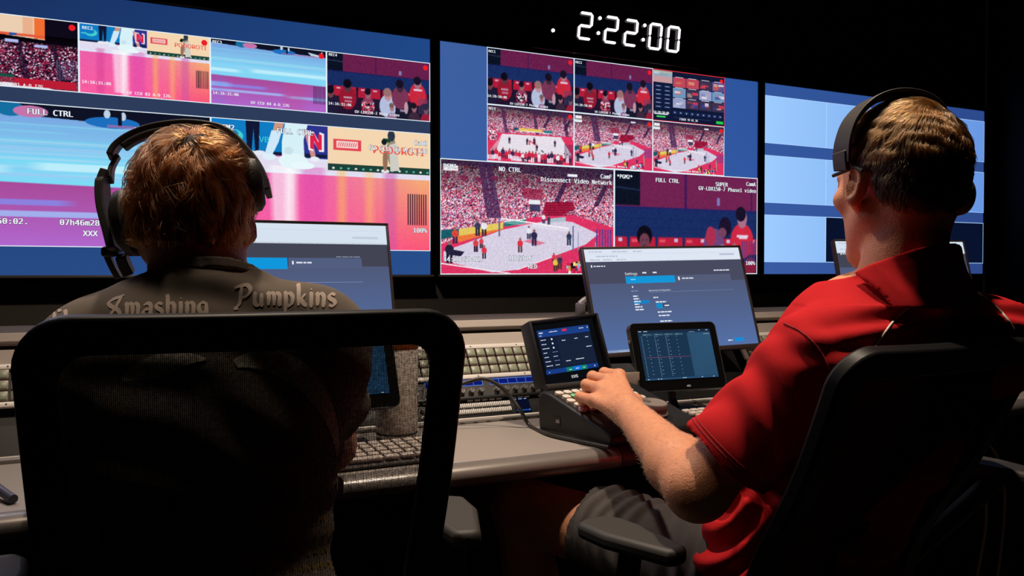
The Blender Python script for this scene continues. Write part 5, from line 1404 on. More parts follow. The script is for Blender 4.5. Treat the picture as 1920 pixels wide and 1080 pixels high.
# left arm
v.add(cone(SHL, ELB, .052, .045), .02)
m_ = ELB + (WRI - ELB) * .28
v.add(ell(ELB, (.042, .042, .042)), .02)
v.add(cone(ELB, m_, .0445, .0465), .02); v.add(cone(m_, WRI, .0465, .0300, ((-.6, .3, .74), .86)), .02)
MC = [ad(1113, 751, 1.655), ad(1126, 729, 1.685), ad(1141, 714, 1.705), ad(1161, 705, 1.72)]
PI_ = [ad(1087, 744, 1.695), ad(1099, 721, 1.725), ad(1111, 706, 1.745), ad(1133, 699, 1.755)]
DI = [ad(1095, 757, 1.735), ad(1103, 741, 1.762), ad(1114, 729, 1.785), ad(1137, 722, 1.795)]
TI = [ad(1108, 766, 1.745), ad(1115, 757, 1.765), ad(1125, 750, 1.780), ad(1146, 744, 1.785)]
for i in range(4):
    s = (1.0, 1.08, 1.12, 1.08)[i]
    fr = [V3(q) for q in (MC[i], PI_[i], DI[i], TI[i])]
    finger(v, fr, [.0116 * s, .0102 * s, .0088 * s, .0074 * s], .0026)
    v.add(ell(fr[1], (.0107 * s,) * 3), .002)
    v.add(cone(WRI + (V3(MC[i]) - WRI) * .12, V3(MC[i]), .020, .0115), .012)
    v.add(ell(V3(MC[i]) + V3((0, 0, .002)), (.0118, .0118, .0108)), .005)
pal = (V3(MC[0]) + V3(MC[3])) / 2
v.add(cone(WRI + (pal - WRI) * .25 + V3((.004, 0, -.012)), pal + V3((0, -.004, -.016)), .026, .022), .02)
th = [WRI + (pal - WRI) * .15 + V3((.022, .008, -.004)), V3(ad(1186, 742, 1.665)) + V3((.006, 0, -.012)), V3(ad(1166, 748, 1.73)), V3(ad(1150, 758, 1.765))]
finger(v, th, [.020, .0150, .0115, .0085], .008)
# right arm
E2 = V3((1.405, 1.07, .765)); W3 = V3((1.30, 1.33, .785))
v.add(cone(SHR, E2, .052, .044), .02); v.add(cone(E2, W3, .045, .029), .015)
pc = W3 + V3((-.03, .08, -.005))
for i in range(4):
    a = pc + V3((.030 - .02 * i, .02 - .004 * abs(i - 1.5), 0)); finger(v, [a, a + V3((-.006, .035, .002)), a + V3((-.008, .058, -.012)), a + V3((-.008, .070, -.026))], [.011, .0105, .009, .0075], .005); v.add(cone(W3, a, .020, .0125), .015)
finger(v, [W3 + V3((-.02, .03, -.004)), pc + V3((-.055, .0, -.008)), pc + V3((-.065, .03, -.018))], [.016, .0115, .009], .006)
# legs
HL, HR_ = V3((.985, 1.125, .555)), V3((1.170, 1.095, .555)); KL, KR = V3((.785, 1.530, .600)), V3((1.20, 1.52, .600))
leg(v, HL, KL, (.82, 1.46, .10), (.78, 1.60, .05)); leg(v, HR_, KR, (1.20, 1.44, .10), (1.22, 1.60, .05))
body = organic('body', v, M_SKIN_R, pr)
# fine pale hair on the forearm
def arm_hair(n=2600):
    V = np.array([tuple(q.co) for q in body.data.vertices]); NN = np.array([tuple(q.normal) for q in body.data.vertices])
    d = (WRI - ELB); L = np.linalg.norm(d); d = d / L; t = (V - ELB) @ d / L; r = np.linalg.norm((V - ELB) - np.outer(t * L, d), axis=1)
    idx = np.where((t > -.05) & (t < 1.15) & (r < .075) & (NN[:, 2] > -.5))[0]
    g = np.random.default_rng(5); P = []
    for i in g.choice(idx, n):
        nn = NN[i]; q = d * .8 + np.array((-.35, .1, -.25)) + g.normal(size=3) * .35; q = q - nn * (q @ nn) * .8; q /= np.linalg.norm(q); l = g.uniform(.004, .010)
        P += [V[i], V[i] + q * l * .5 + nn * .0012, V[i] + q * l + nn * .0018]
    hc = bpy.data.hair_curves.new('arm_hair'); hc.add_curves([3] * n); hc.points.foreach_set('position', np.array(P, np.float32).ravel())
    ra = hc.attributes.get('radius') or hc.attributes.new('radius', 'FLOAT', 'POINT'); ra.data.foreach_set('value', np.tile(np.array((.00016, .00013, .00006), np.float32), n))
    o = bpy.data.objects.new('arm_hair', hc); C.objects.link(o); hc.materials.append(hair_mat('pale_arm_hair', (190, 130, 84), .4)); o.parent = body; o['kind'] = 'stuff'
arm_hair()
# shirt
v = Vol(np.arange(.66, 1.56, .0038), np.arange(.72, 1.24, .0038), np.arange(.46, 1.14, .0038))
def polo_torso(v):
    v.add(ell((1.10, .958, .88), (.178, .120, .205), rotm(R_(-9), 0)), .03); v.add(ell((1.092, 1.045, .72), (.168, .128, .17)), .06); v.add(ell((1.080, 1.08, .59), (.190, .145, .12)), .05)
    v.add(cone(SHL, SHR, .068, .066), .05)
    for s in (SHL, SHR): v.add(cone((1.092, .885, 1.030), s, .056, .060), .05)
    v.add(cone((1.092, .885, 1.04), (1.097, .89, 1.09), .070, .062), .03)
    v.add(ell((1.110, .862, .985), (.145, .058, .052), rotm(R_(-9), 0)), .03)
    return v
polo_torso(v)
SE = SHL + (ELB - SHL) * .76; SE2 = SHR + (E2 - SHR) * .70
sdir = (ELB - SHL) / np.linalg.norm(ELB - SHL); sdir2 = (E2 - SHR) / np.linalg.norm(E2 - SHR)
v.add(cone(SHL, SE + sdir * .05, .072, .076), .035); v.add(cone(SHR, SE2 + sdir2 * .05, .070, .074), .035)
def plane(pt, n):
    n = np.array(n, float) / np.linalg.norm(n)
    return lambda X, Y, Z: ((X - pt[0]) * n[0] + (Y - pt[1]) * n[1] + (Z - pt[2]) * n[2]).astype(np.float32)
def capcut(pt, n, r):
    """cut everything beyond the plane but only near the sleeve"""
    pl = plane(pt, n)
    def f(X, Y, Z):
        d = np.sqrt((X - pt[0]) ** 2 + (Y - pt[1]) ** 2 + (Z - pt[2]) ** 2) - r
        return np.minimum(pl(X, Y, Z), -d)
    return f
v.cut(capcut(SE, sdir, .125)); v.cut(capcut(SE2, sdir2, .125))
v.sub(cone(SE - sdir * .03, SE + sdir * .1, .058, .070), .004); v.sub(cone(SE2 - sdir2 * .03, SE2 + sdir2 * .1, .056, .070), .004)
v.cut(plane((0, 0, .525), (0, 0, -1))); v.cut(plane((1.097, .84, 1.082), (0, .12, 1)))
def polo_fold(V, n):
    z = V[:, 2]; a = waves(V, 26, 5, 3); 
    back = np.clip((n[:, 1] * -1) * 1.6, 0, 1)
    ridge = np.sin((z * 1.0 + .10 * np.abs(V[:, 0] - 1.10) + .010 * a) * 2 * math.pi / .036)
    up = np.exp(-((z - 1.015) / .055) ** 2) * back
    low = np.clip((.80 - z) / .1, 0, 1)
    side = np.sin((z + .7 * V[:, 1] + .02 * a) * 2 * math.pi / .062)
    slv = np.clip((.93 - V[:, 0]) / .05, 0, 1) * np.clip((z - .76) / .05, 0, 1)
    fold = np.sin((V[:, 0] * .9 + z * .35 + .012 * a) * 2 * math.pi / .05)
    up = up * np.clip((1.052 - z) / .03, 0, 1)
    a = a * np.where(z > 1.03, .4, 1)
    return .0042 * up * ridge + .0055 * low * side * np.clip(1 + .5 * a, 0, 2) + .0035 * slv * fold + .0022 * a
shirt = organic('polo_shirt', v, M_RED, pr, polo_fold)
bR = BVHTree.FromObject(shirt, bpy.context.evaluated_depsgraph_get()) if False else BVHTree.FromPolygons([tuple(q.co) for q in shirt.data.vertices], [tuple(p.vertices) for p in shirt.data.polygons])
# sleeve hem stitching and white piping lie on the cloth
def on_cloth(bvh, pts, n=26, off=.001):
    out = []
    pts = [Vector((x, y, 0)) for x, y in pts]
    for q in crom(pts, n):
        h = shell_pts(bvh, q.x, q.y)
        if h[0] is not None: out.append(h[0] + h[1] * off)
    return out
M_PIPE = pmat('white_piping', (226, 214, 200), .6, .05, 80)
for P in ([(1727, 545), (1713, 566), (1682, 596), (1660, 622), (1640, 650), (1620, 690)], [(1818, 543), (1838, 552), (1862, 572), (1884, 594), (1900, 618)]):
    q = on_cloth(bR, P)
    if len(q) > 3: b = MB(); b.tube(q, .0017, n=8); b.build('piping', M_PIPE, shirt, smooth=60)
q = on_cloth(bR, [(1470, 606), (1498, 620), (1525, 642), (1546, 672), (1556, 705)])
if len(q) > 3: b = MB(); b.tube(q, .0010, n=6); b.build('shoulder_seam', pmat('dark_red_thread', (150, 10, 22), .8, .1, 60), shirt, smooth=60)
ux = np.cross(sdir, (0, 0, 1)); ux /= np.linalg.norm(ux); uy = np.cross(ux, sdir)
for off in (.012, .018):
    cpt = SE - sdir * off; ring = []
    for a in np.linspace(0, 2 * math.pi, 60, endpoint=False):
        d = Vector(ux * math.cos(a) + uy * math.sin(a)); h = bR.ray_cast(Vector(cpt) + d * .14, -d)
        if h[0] is not None: ring.append(h[0] + d * .0003)
    b = MB(); b.tube(ring, .0008, n=5, closed=True); b.build('hem_stitch', pmat('dark_red_thread', (150, 10, 22), .8, .1, 60), shirt)
# fold-down collar: an open band round the neck
v = Vol(np.arange(.96, 1.23, .0017), np.arange(.75, 1.03, .0017), np.arange(.98, 1.15, .0017))
polo_torso(v); v.add(cone((1.097, .89, 1.06), (1.100, .895, 1.13), .0665, .0635), .02)
D0 = v.D.copy(); v.D = np.maximum(D0 - .0175, -(D0 - .0095))
v.cut(plane((1.097, .84, 1.108), (-.05, .45, 1)))
def collar_edge(X, Y, Z):
    x, y = X - 1.094, Y - .888
    r = np.sqrt(x * x + y * y); a = np.arctan2(x, -y)
    return (r - (.099 + .010 * np.cos(a) - .30 * (Z - 1.04)) + 0 * Z).astype(np.float32)
v.cut(collar_edge); v.cut(plane((0, 0, 1.028), (0, 0, -1)))
v.cut(lambda X, Y, Z: (np.minimum(Y - .93, .045 - abs(X - 1.105) - (Z - 1.05) * .3) + 0 * Z).astype(np.float32))
co_ = organic('collar', v, M_RED, pr, lambda V, n: .0010 * waves(V, 60, 4, 9))
sm_ = co_.modifiers.new('even_edge', 'SMOOTH'); sm_.factor = .5; sm_.iterations = 22
# shorts
v = Vol(np.arange(.72, 1.34, .005), np.arange(.88, 1.56, .005), np.arange(.44, .74, .005))
v.add(ell((1.080, 1.09, .575), (.178, .135, .115)), .03)
EL = HL + (KL - HL) * .63; ER = HR_ + (KR - HR_) * .62
v.add(cone(HL, EL, .094, .092), .03); v.add(cone(HR_, ER, .094, .092), .03)
dl = (KL - HL) / np.linalg.norm(KL - HL); dr = (KR - HR_) / np.linalg.norm(KR - HR_)
v.cut(capcut(EL, dl, .14)); v.cut(capcut(ER, dr, .14)); v.sub(cone(EL - dl * .03, EL + dl * .1, .076, .09), .004); v.sub(cone(ER - dr * .03, ER + dr * .1, .076, .09), .004)
organic('shorts', v, M_SHORT, pr, lambda V, n: .004 * np.sin((V[:, 0] * .8 - V[:, 1] + .03 * waves(V, 22, 4, 5)) * 2 * math.pi / .045) * np.clip((n[:, 2] + .6), 0, 1) + .002 * waves(V, 40, 4, 2))
def shoe(p, ankle, toe):
    a, t = V3(ankle), V3(toe); d = (t - a); d[2] = 0; d /= np.linalg.norm(d)
    lo = np.minimum(a, t) - .1; hi = np.maximum(a, t) + .12; lo[2] = 0.002
    v = Vol(np.arange(lo[0], hi[0], .005), np.arange(lo[1], hi[1], .005), np.arange(-.01, .16, .005))
    q = V3((a[0], a[1], .045)); v.add(cone(q - d * .03, q + d * .14, .045, .042), .02); v.add(cone(q, V3((a[0], a[1], .10)), .045, .045), .02)
    v.cut(plane((0, 0, .012), (0, 0, -1))); v.cut(plane((0, 0, .115), (0, 0, 1)))
    s = organic('shoe', v, M_SHOE, p)
    b = MB(); o = [(q + d * x + np.cross(d, (0, 0, 1)) * y) for x, y in ((-.07, -.03), (-.078, 0), (-.07, .03), (.06, .044), (.16, .036), (.185, 0), (.16, -.036), (.06, -.044))]
    b.prism([(w_[0], w_[1]) for w_ in o], .002, .016); b.build('sole', M_SOLE, s, bev=.004)
shoe(pr, (.82, 1.46, .10), (.78, 1.60, .05)); shoe(pr, (1.20, 1.44, .10), (1.22, 1.60, .05))
# hair
M_CAPR = pmat('short_hair_brown', (30, 19, 10), .7, .5, 240, .8, 700)
v = cap_vol(hR, .0028)
v.add(hR.E((0, -.013, .033), (.0775, .0985, .0850)), .01); v.add(hR.E((0, -.051, -.012), (.0625, .0545, .066)), .03)
v.cut(localcut(hR, lambda x, y, z: y - np.interp(z, [-.09, -.045, .010, .034, .06, .11], [-.052, -.040, -.032, .034, .056, .10]) + 0 * x))
v.cut(localcut(hR, lambda x, y, z: -(z + .084) + 0 * x + 0 * y))
capR = organic('hair', v, M_CAPR, pr, lambda V, n: .0012 * waves(V, 330, 5, 8))
def lenR(p): 
    q = hR.loc(p); return .012 + .050 * float(np.clip((q[2] - .028) / .045, 0, 1))
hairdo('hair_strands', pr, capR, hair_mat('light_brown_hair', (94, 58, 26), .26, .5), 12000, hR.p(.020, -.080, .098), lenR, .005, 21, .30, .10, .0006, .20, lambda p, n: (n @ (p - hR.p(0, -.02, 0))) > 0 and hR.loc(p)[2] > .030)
hairdo('short_hair_strands', pr, capR, hair_mat('shaded_brown_cropped_hair', (46, 29, 17), .34, .4), 9000, hR.p(.020, -.080, .098), lambda p: .011, .003, 22, .1, .5, .00045, .15, lambda p, n: (n @ (p - hR.p(0, -.02, 0))) > 0 and -.078 < hR.loc(p)[2] < .034)  # lower hair darkened: dark brown plus the head's shade put into the colour
W2P(pr)

# ---------------------------------------------------------------- headset of the person in red
M_HS = pmat('headset_black', (58, 56, 55), .5, .1, 60, .1, 700); M_HS2 = pmat('headset_dark_pad', (66, 63, 61), .75, .1, 90, .2, 500)
hs = thing('headset', 'single ear black headset over the light brown hair of the person in red', 'headset', tuple(hR.o))
def Hl(h, x, y, z): return Vector(h.p(x, y, z)) - Vector(h.o)
arc = [(-.0895, .010, .030), (-.0900, .004, .060), (-.080, -.003, .092), (-.055, -.010, .117), (-.020, -.015, .1285), (.020, -.017, .1270), (.055, -.014, .114), (.080, -.008, .088), (.0915, .0, .055), (.0955, .004, .020)]
wd = Vector(hR.M @ V3((0.12, 1, -.02)))
pts = crom([Hl(hR, *q) * (1.0 + .022 * max(0, q[2]) / .12) for q in arc], 7)
n_ = len(pts)
b = MB(); strip(b, pts, wd, [.047 - .024 * max(0, (i / n_ - .45) / .55) for i in range(n_)], .0045); b.build('headband', M_HS, hs, smooth=40, bev=.0012)
b = MB(); strip(b, [Vector(p) - Vector(p).normalized() * .0055 for p in pts[10:-12]], wd, .026, .006); b.build('headband_pad', M_HS2, hs, smooth=40, bev=.002)
b = MB(); strip(b, crom([Hl(hR, -.0915, .011, .045), Hl(hR, -.0908, .011, .030), Hl(hR, -.0885, .012, .016)], 4), wd, .038, .007); tb = b.build('end_clip', M_HS, hs, bev=.002)
b = MB(); b.tube([Hl(hR, -.088, .034, .012), Hl(hR, -.0885, .012, .014), Hl(hR, -.0865, -.016, .018), Hl(hR, -.084, -.030, .010)], .0030, n=8); b.build('wire_loop', M_HS2, hs)
for lx in (.022, .030, .038): pass
cR = Hl(hR, .094, .0, -.018); ax = Vector(hR.M @ V3((1, 0, 0)))
Mq = Matrix.Translation(cR) @ ax.to_track_quat('Z', 'Y').to_matrix().to_4x4()
b = MB(); b.lathe([(0, .026), (.026, .026), (.031, .022), (.033, .012), (.033, .004), (0, .004)], M=Mq, n=36); b.build('ear_cup', M_HS, hs, smooth=40)
b = MB(); b.lathe([(.014, .004), (.036, .004), (.040, -.003), (.037, -.010), (.026, -.012), (.016, -.008), (.014, .004)], M=Mq, n=36); b.build('ear_cushion', M_HS2, hs, smooth=60)
b = MB(); b.tube(crom([cR + ax * .02, cR + ax * .02 + Hl(hR, -.0, .05, -.02), Hl(hR, .085, .10, -.055), Hl(hR, .05, .125, -.072)], 6), .0028, n=8); b.lathe([(0, -.010), (.006, -.008), (.007, 0), (.006, .008), (0, .010)], tuple(Hl(hR, .045, .127, -.073))); b.build('mic_boom', M_HS, hs)

# ---------------------------------------------------------------- person in the brown tee shirt
pl = thing('person', 'person with reddish brown hair in a brown grey lettered tee shirt', 'person', (.14, 1.14, 0))
hL = Head((.131, 1.232, 1.156), R_(-17), R_(-8), R_(2), .90)
TL, TR = V3((.010, 1.206, .962)), V3((.270, 1.150, .980))
v = Vol(axis((-.30, .02, .006), (.02, .24, .0028), (.24, .52, .006)), axis((.98, 1.11, .006), (1.11, 1.38, .0028), (1.38, 1.75, .006)), axis((0, .78, .007), (.78, .99, .005), (.99, 1.30, .0028)))
v.add(ell((.135, 1.185, .88), (.155, .10, .19), rotm(R_(-11), 0)), .03); v.add(ell((.14, 1.205, .70), (.14, .095, .17)), .05); v.add(ell((.14, 1.16, .57), (.155, .110, .105)), .05)
v.add(cone(TL, TR, .055, .055), .04)
for s in (TL, TR): v.add(cone((.14, 1.185, 1.03), s, .05, .05), .05)
v.add(cone(hL.p(0, -.034, -.045), (.142, 1.175, 1.03), .0525, .060), .03)
build_head(v, hL)
EA, EB = V3((-.020, 1.40, .795)), V3((.345, 1.36, .800)); WA, WB = V3((.12, 1.50, .785)), V3((.315, 1.50, .795))
for s, e, w3, sg in ((TL, EA, WA, 1), (TR, EB, WB, -1)):
    v.add(cone(s, e, .050, .043), .02); v.add(cone(e, w3, .044, .028), .015)
    d = (w3 - e) / np.linalg.norm(w3 - e); sd = np.cross(d, (0, 0, 1)); pc = w3 + d * .075
    for i in range(4):
        a = pc + sd * sg * (.030 - .02 * i); finger(v, [a, a + d * .035 + V3((0, 0, .002)), a + d * .055 + V3((0, 0, -.010)), a + d * .064 + V3((0, 0, -.022))], [.0105, .010, .0085, .007], .005); v.add(cone(w3, a, .019, .012), .015)
    finger(v, [w3 + sd * sg * .02 * -1, pc - sd * sg * .045 - d * .03, pc - sd * sg * .05 + V3((0, 0, -.008))], [.015, .011, .0085], .006)
G1, G2 = V3((.05, 1.16, .545)), V3((.23, 1.15, .545)); N1, N2 = V3((-.02, 1.58, .57)), V3((.30, 1.57, .57))
leg(v, G1, N1, (-.02, 1.50, .10), (-.04, 1.64, .05)); leg(v, G2, N2, (.30, 1.50, .10), (.32, 1.64, .05))
organic('body', v, M_SKIN_L, pl)
v = Vol(np.arange(-.24, .50, .0038), np.arange(1.01, 1.42, .0038), np.arange(.48, 1.12, .0038))
v.add(ell((.135, 1.185, .89), (.185, .120, .20), rotm(R_(-11), 0)), .03); v.add(ell((.14, 1.200, .72), (.17, .128, .19)), .06); v.add(ell((.14, 1.15, .59), (.182, .138, .12)), .05)
v.add(cone(TL, TR, .064, .064), .05)
v.add(ell((.140, 1.160, .995), (.120, .068, .06), rotm(R_(-11), 0)), .04)
for s in (TL, TR): v.add(cone((.142, 1.178, 1.028), s, .046, .056), .05)
v.add(cone((.142, 1.176, 1.03), (.140, 1.182, 1.09), .074, .062), .03)
ea, eb = TL + (EA - TL) * .62, TR + (EB - TR) * .55
da, db = (EA - TL) / np.linalg.norm(EA - TL), (EB - TR) / np.linalg.norm(EB - TR)
v.add(cone(TL, ea + da * .05, .066, .074), .035); v.add(cone(TR, eb + db * .05, .066, .074), .035)
v.cut(capcut(ea, da, .12)); v.cut(capcut(eb, db, .12))
v.sub(cone(ea - da * .03, ea + da * .1, .056, .066), .004); v.sub(cone(eb - db * .03, eb + db * .1, .056, .066), .004)
v.cut(plane((0, 0, .53), (0, 0, -1))); v.cut(plane((.14, 1.125, 1.093), (0, .42, 1)))
v.sub(cone((.141, 1.184, 1.03), (.139, 1.19, 1.13), .0575, .0575), .003)
def tee_fold(V, n):
    a = waves(V, 22, 5, 31); z = V[:, 2]
    up = np.clip((z - .94) / .08, 0, 1)
    drape = np.sin((z * 1.0 - .35 * np.abs(V[:, 0] - .20) + .014 * a) * 2 * math.pi / .060)
    return .0030 * up * drape * np.exp(-((V[:, 0] - .16) / .12) ** 2) + .0028 * a + .0018 * (1 - up) * np.sin((z + .5 * V[:, 0] + .02 * a) * 2 * math.pi / .07)
tee = organic('tee_shirt', v, M_TEE, pl, tee_fold)
v = Vol(np.arange(.04, .24, .0025), np.arange(1.08, 1.29, .0025), np.arange(1.0, 1.13, .0025))
v.add(cone((.142, 1.176, 1.03), (.140, 1.182, 1.09), .0775, .0660), .003); v.sub(cone((.141, 1.184, 1.0), (.139, 1.19, 1.13), .060, .060), .002)
v.cut(plane((.14, 1.125, 1.0965), (0, .42, 1))); v.cut(plane((.14, 1.125, 1.0805), (0, -.42, -1)))
organic('neckband', v, M_TEE, pl, lambda V, n: .0006 * waves(V, 90, 4, 4))
v = Vol(np.arange(-.16, .42, .006), np.arange(.98, 1.70, .006), np.arange(.07, .70, .006))
v.add(ell((.14, 1.15, .57), (.175, .130, .115)), .03)
for g_, n_2, an in ((G1, N1, (-.02, 1.50, .10)), (G2, N2, (.30, 1.50, .10))): v.add(cone(g_, n_2, .092, .072), .03); v.add(cone(n_2, an, .070, .058), .02)
v.cut(plane((0, 0, .085), (0, 0, -1)))
organic('trousers', v, M_TROUS, pl, lambda V, n: .003 * waves(V, 40, 5, 6))
shoe(pl, (-.02, 1.50, .10), (-.04, 1.64, .05)); shoe(pl, (.30, 1.50, .10), (.32, 1.64, .05))
M_CAPL = pmat('auburn_under_hair', (46, 22, 10), .7, .5, 240, .8, 700)
v = cap_vol(hL, .0028)
v.add(hL.E((0, -.013, .034), (.0790, .1010, .0890)), .01); v.add(hL.E((0, -.052, -.022), (.0690, .0600, .076)), .03)
v.cut(localcut(hL, lambda x, y, z: y - np.interp(z, [-.09, -.045, .0, .030, .06, .11], [-.050, -.034, -.020, .026, .050, .10]) + 0 * x)); v.cut(localcut(hL, lambda x, y, z: -(z + .058 - .15 * abs(x)) + 0 * y))
capL = organic('hair', v, M_CAPL, pl, lambda V, n: .0016 * waves(V, 260, 5, 18))
hairdo('hair_strands', pl, capL, hair_mat('auburn_hair', (112, 54, 22), .26, .5), 12000, hL.p(.004, -.078, .095), lambda p: .011 + .045 * float(np.clip((hL.loc(p)[2] + .055) / .075, 0, 1)), .0085, 41, .30, .35, .0006, .40, lambda p, n: (n @ (p - hL.p(0, -.02, 0))) > 0)
W2P(pl)

# ---- lettering printed across the shoulders, drawn as pen strokes and laid on the cloth
bL = BVHTree.FromPolygons([tuple(q.co) for q in tee.data.vertices], [tuple(p.vertices) for p in tee.data.polygons])
GL = {
 'S': (1.25, [[(1.35, 1.78), (1.0, 1.62), (.45, 1.42), (.08, 1.12), (.25, .86), (.75, .58), (.98, .22), (.72, -.04), (.22, .05)], [(1.18, 1.72), (.92, 1.25), (.62, .75), (.35, .35), (.12, .08)]]),
 'm': (1.35, [[(.0, .92), (.18, 1.02), (.22, .6), (.18, 0)], [(.2, .80), (.45, 1.02), (.66, .85), (.66, 0)], [(.66, .80), (.92, 1.02), (1.14, .8), (1.12, .2), (1.2, -.05)]]),
 'a': (.95, [[(.12, .85), (.45, 1.02), (.72, .85), (.70, .2), (.85, 0)], [(.70, .58), (.3, .52), (.08, .28), (.22, .02), (.5, .06), (.70, .3)]]),
 's': (.75, [[(.62, .92), (.35, 1.03), (.12, .85), (.2, .62), (.5, .45), (.58, .2), (.38, 0), (.08, .08)]]),
 'h': (.95, [[(.12, 1.75), (.2, 1.4), (.18, 0)], [(.2, .75), (.48, 1.02), (.72, .8), (.70, .1), (.6, -.2)]]),
 'i': (.42, [[(.05, .95), (.2, 1.0), (.2, .1), (.32, 0)], [(.17, 1.36), (.23, 1.42)]]),
 'n': (.95, [[(.0, .92), (.18, 1.02), (.2, .5), (.18, 0)], [(.2, .75), (.48, 1.02), (.72, .8), (.70, .1), (.82, 0)]]),
 'g': (.95, [[(.68, .95), (.35, 1.0), (.1, .7), (.2, .25), (.5, .2), (.70, .5)], [(.70, 1.0), (.72, .0), (.6, -.5), (.2, -.5)]]),
 'P': (1.35, [[(.50, 1.62), (.42, .9), (.30, .1), (-.05, -.28), (.2, -.3)], [(-.12, 1.45), (.35, 1.62), (.95, 1.70), (1.22, 1.35), (1.05, .90), (.48, .62)]]),
 'u': (1.0, [[(.02, 1.0), (.15, .95), (.15, .25), (.35, 0), (.62, .12), (.72, .4)], [(.72, 1.0), (.72, .15), (.88, 0)]]),
 'p': (.98, [[(.02, 1.05), (.18, 1.0), (.2, .3), (.14, -.65)], [(.2, .78), (.5, 1.02), (.78, .75), (.72, .2), (.45, 0), (.2, .12)]]),
 'k': (.95, [[(.1, 1.85), (.2, 1.5), (.18, 0)], [(.78, 1.02), (.45, .65), (.22, .52)], [(.38, .58), (.6, .2), (.9, -.02)]]),
 'T': (1.2, [[(-.1, 1.5), (.5, 1.62), (1.15, 1.75)], [(.55, 1.6), (.5, .4), (.4, 0)]]), 'e': (.8, [[(.12, .5), (.62, .62), (.5, .98), (.2, .9), (.08, .4), (.3, .02), (.66, .12)]]), ' ': (.5, [])}
def lay(name, strokes, mat, parent, thick=.0009, nib=None):
    """strokes: lists of (px, py, half width px) -> ribbon on the tee shirt"""
    bm = bmesh.new()
    for st in strokes:
        pts = crom([(x, y, 0) for x, y in st], 7); prev = None
        for i, q in enumerate(pts):
            t = pts[min(i + 1, len(pts) - 1)] - pts[max(i - 1, 0)]
            if t.length < 1e-6: continue
            t.normalize(); nx, ny = -t.y, t.x
            e = min(i, len(pts) - 1 - i) / max(1, len(pts) - 1)
            w_ = nib * (.42 + .58 * abs(t.x * .62 + t.y * .78)) * (.55 + .45 * min(1, e * 5))
            A = shell_pts(bL, q.x + nx * w_, q.y + ny * w_); B = shell_pts(bL, q.x - nx * w_, q.y - ny * w_)
            if A[0] is None or B[0] is None: prev = None; continue
            a, b_ = bm.verts.new(A[0] + A[1] * thick), bm.verts.new(B[0] + B[1] * thick)
            if prev and (prev[0].co - a.co).length < .012: bm.faces.new((prev[0], a, b_, prev[1]))
            prev = (a, b_)
    bmesh.ops.recalc_face_normals(bm, faces=bm.faces[:])
    me = bpy.data.meshes.new(name); bm.to_mesh(me); bm.free()
    return link(name, me, mat, parent)
def write(word, x, y, size, slope, bow=0.0):
    out = []; x0 = x
    for ch in word:
        adv, sts = GL[ch]
        for s in sts: out.append([(x + px * size, y + (x + px * size - x0) * slope + bow * ((x + px * size - x0) / 200) ** 2 - py * size) for px, py in s])
        x += (adv + .12) * size
    return out, x
M_TPRINT = pmat('cream_print', (214, 196, 184), .8, .08, 120, spec=.1)
sts = []
for wd_, x, y, sz, sl in (('The', 92, 620, 21, -.06), ('Smashing', 203, 594, 22.5, -.02), ('Pumpkins', 442, 572, 22, .012)):
    o_, _ = write(wd_, x, y, sz, sl); lay('lettering', o_, M_TPRINT, tee, nib=4.3)
# faded picture and lines of small print lower on the back
def blob(pts, mat, name):
    bm = bmesh.new(); rows = []
    for a, b_ in pts:
        r = []
        for k in range(9):
            t = k / 8; h = shell_pts(bL, a[0] + (b_[0] - a[0]) * t, a[1] + (b_[1] - a[1]) * t)
            r.append(bm.verts.new(h[0] + h[1] * .0008) if h[0] is not None else None)
        rows.append(r)
    for A, B in zip(rows, rows[1:]):
        for k in range(8):
            q = (A[k], A[k + 1], B[k + 1], B[k])
            if all(q): bm.faces.new(q)
    me = bpy.data.meshes.new(name); bm.to_mesh(me); bm.free(); return link(name, me, mat, tee, 180)
M_PALE = pmat('faded_cream_print', (232, 220, 196), .9, .35, 160, spec=.1); M_YEL = pmat('faded_yellow_print', (150, 126, 40), .9, .4, 200, spec=.1)
arcp = lambda cx, cy, rx, ry, a0, a1, w0, w1, n=22: [((cx + rx * math.cos(R_(a)), cy - ry * math.sin(R_(a))), (cx + (rx - (w0 + (w1 - w0) * i / n) * math.sin(.25 + 2.75 * i / n)) * math.cos(R_(a)), cy - (ry - (w0 + (w1 - w0) * i / n) * math.sin(.25 + 2.75 * i / n)) * math.sin(R_(a)))) for i, a in [(i, a0 + (a1 - a0) * i / n) for i in range(n + 1)]]
blob(arcp(500, 830, 135, 175, 118, -8, 62, 30), M_PALE, 'crescent_print'); blob(arcp(330, 760, 120, 100, 150, 62, 50, 36), M_PALE, 'crescent_print')
b_s = []; g = random.Random(3)
for r in range(7):
    y = 875 + r * 42; x = 400 + 14 * (r % 3)
    while x < 650:
        l = g.choice([8, 10, 12]); b_s.append([(x, y - r * .02 * x + 12), (x + 1, y + 4 - r * .02 * x), (x + l * .5, y - 2 - r * .02 * x)]); b_s.append([(x + l * .5, y - 2 - r * .02 * x), (x + l * .7, y + 12 - r * .02 * x)]); x += l + 6 + (16 if g.random() < .2 else 0)
lay('small_print', b_s, M_YEL, tee, nib=1.6)

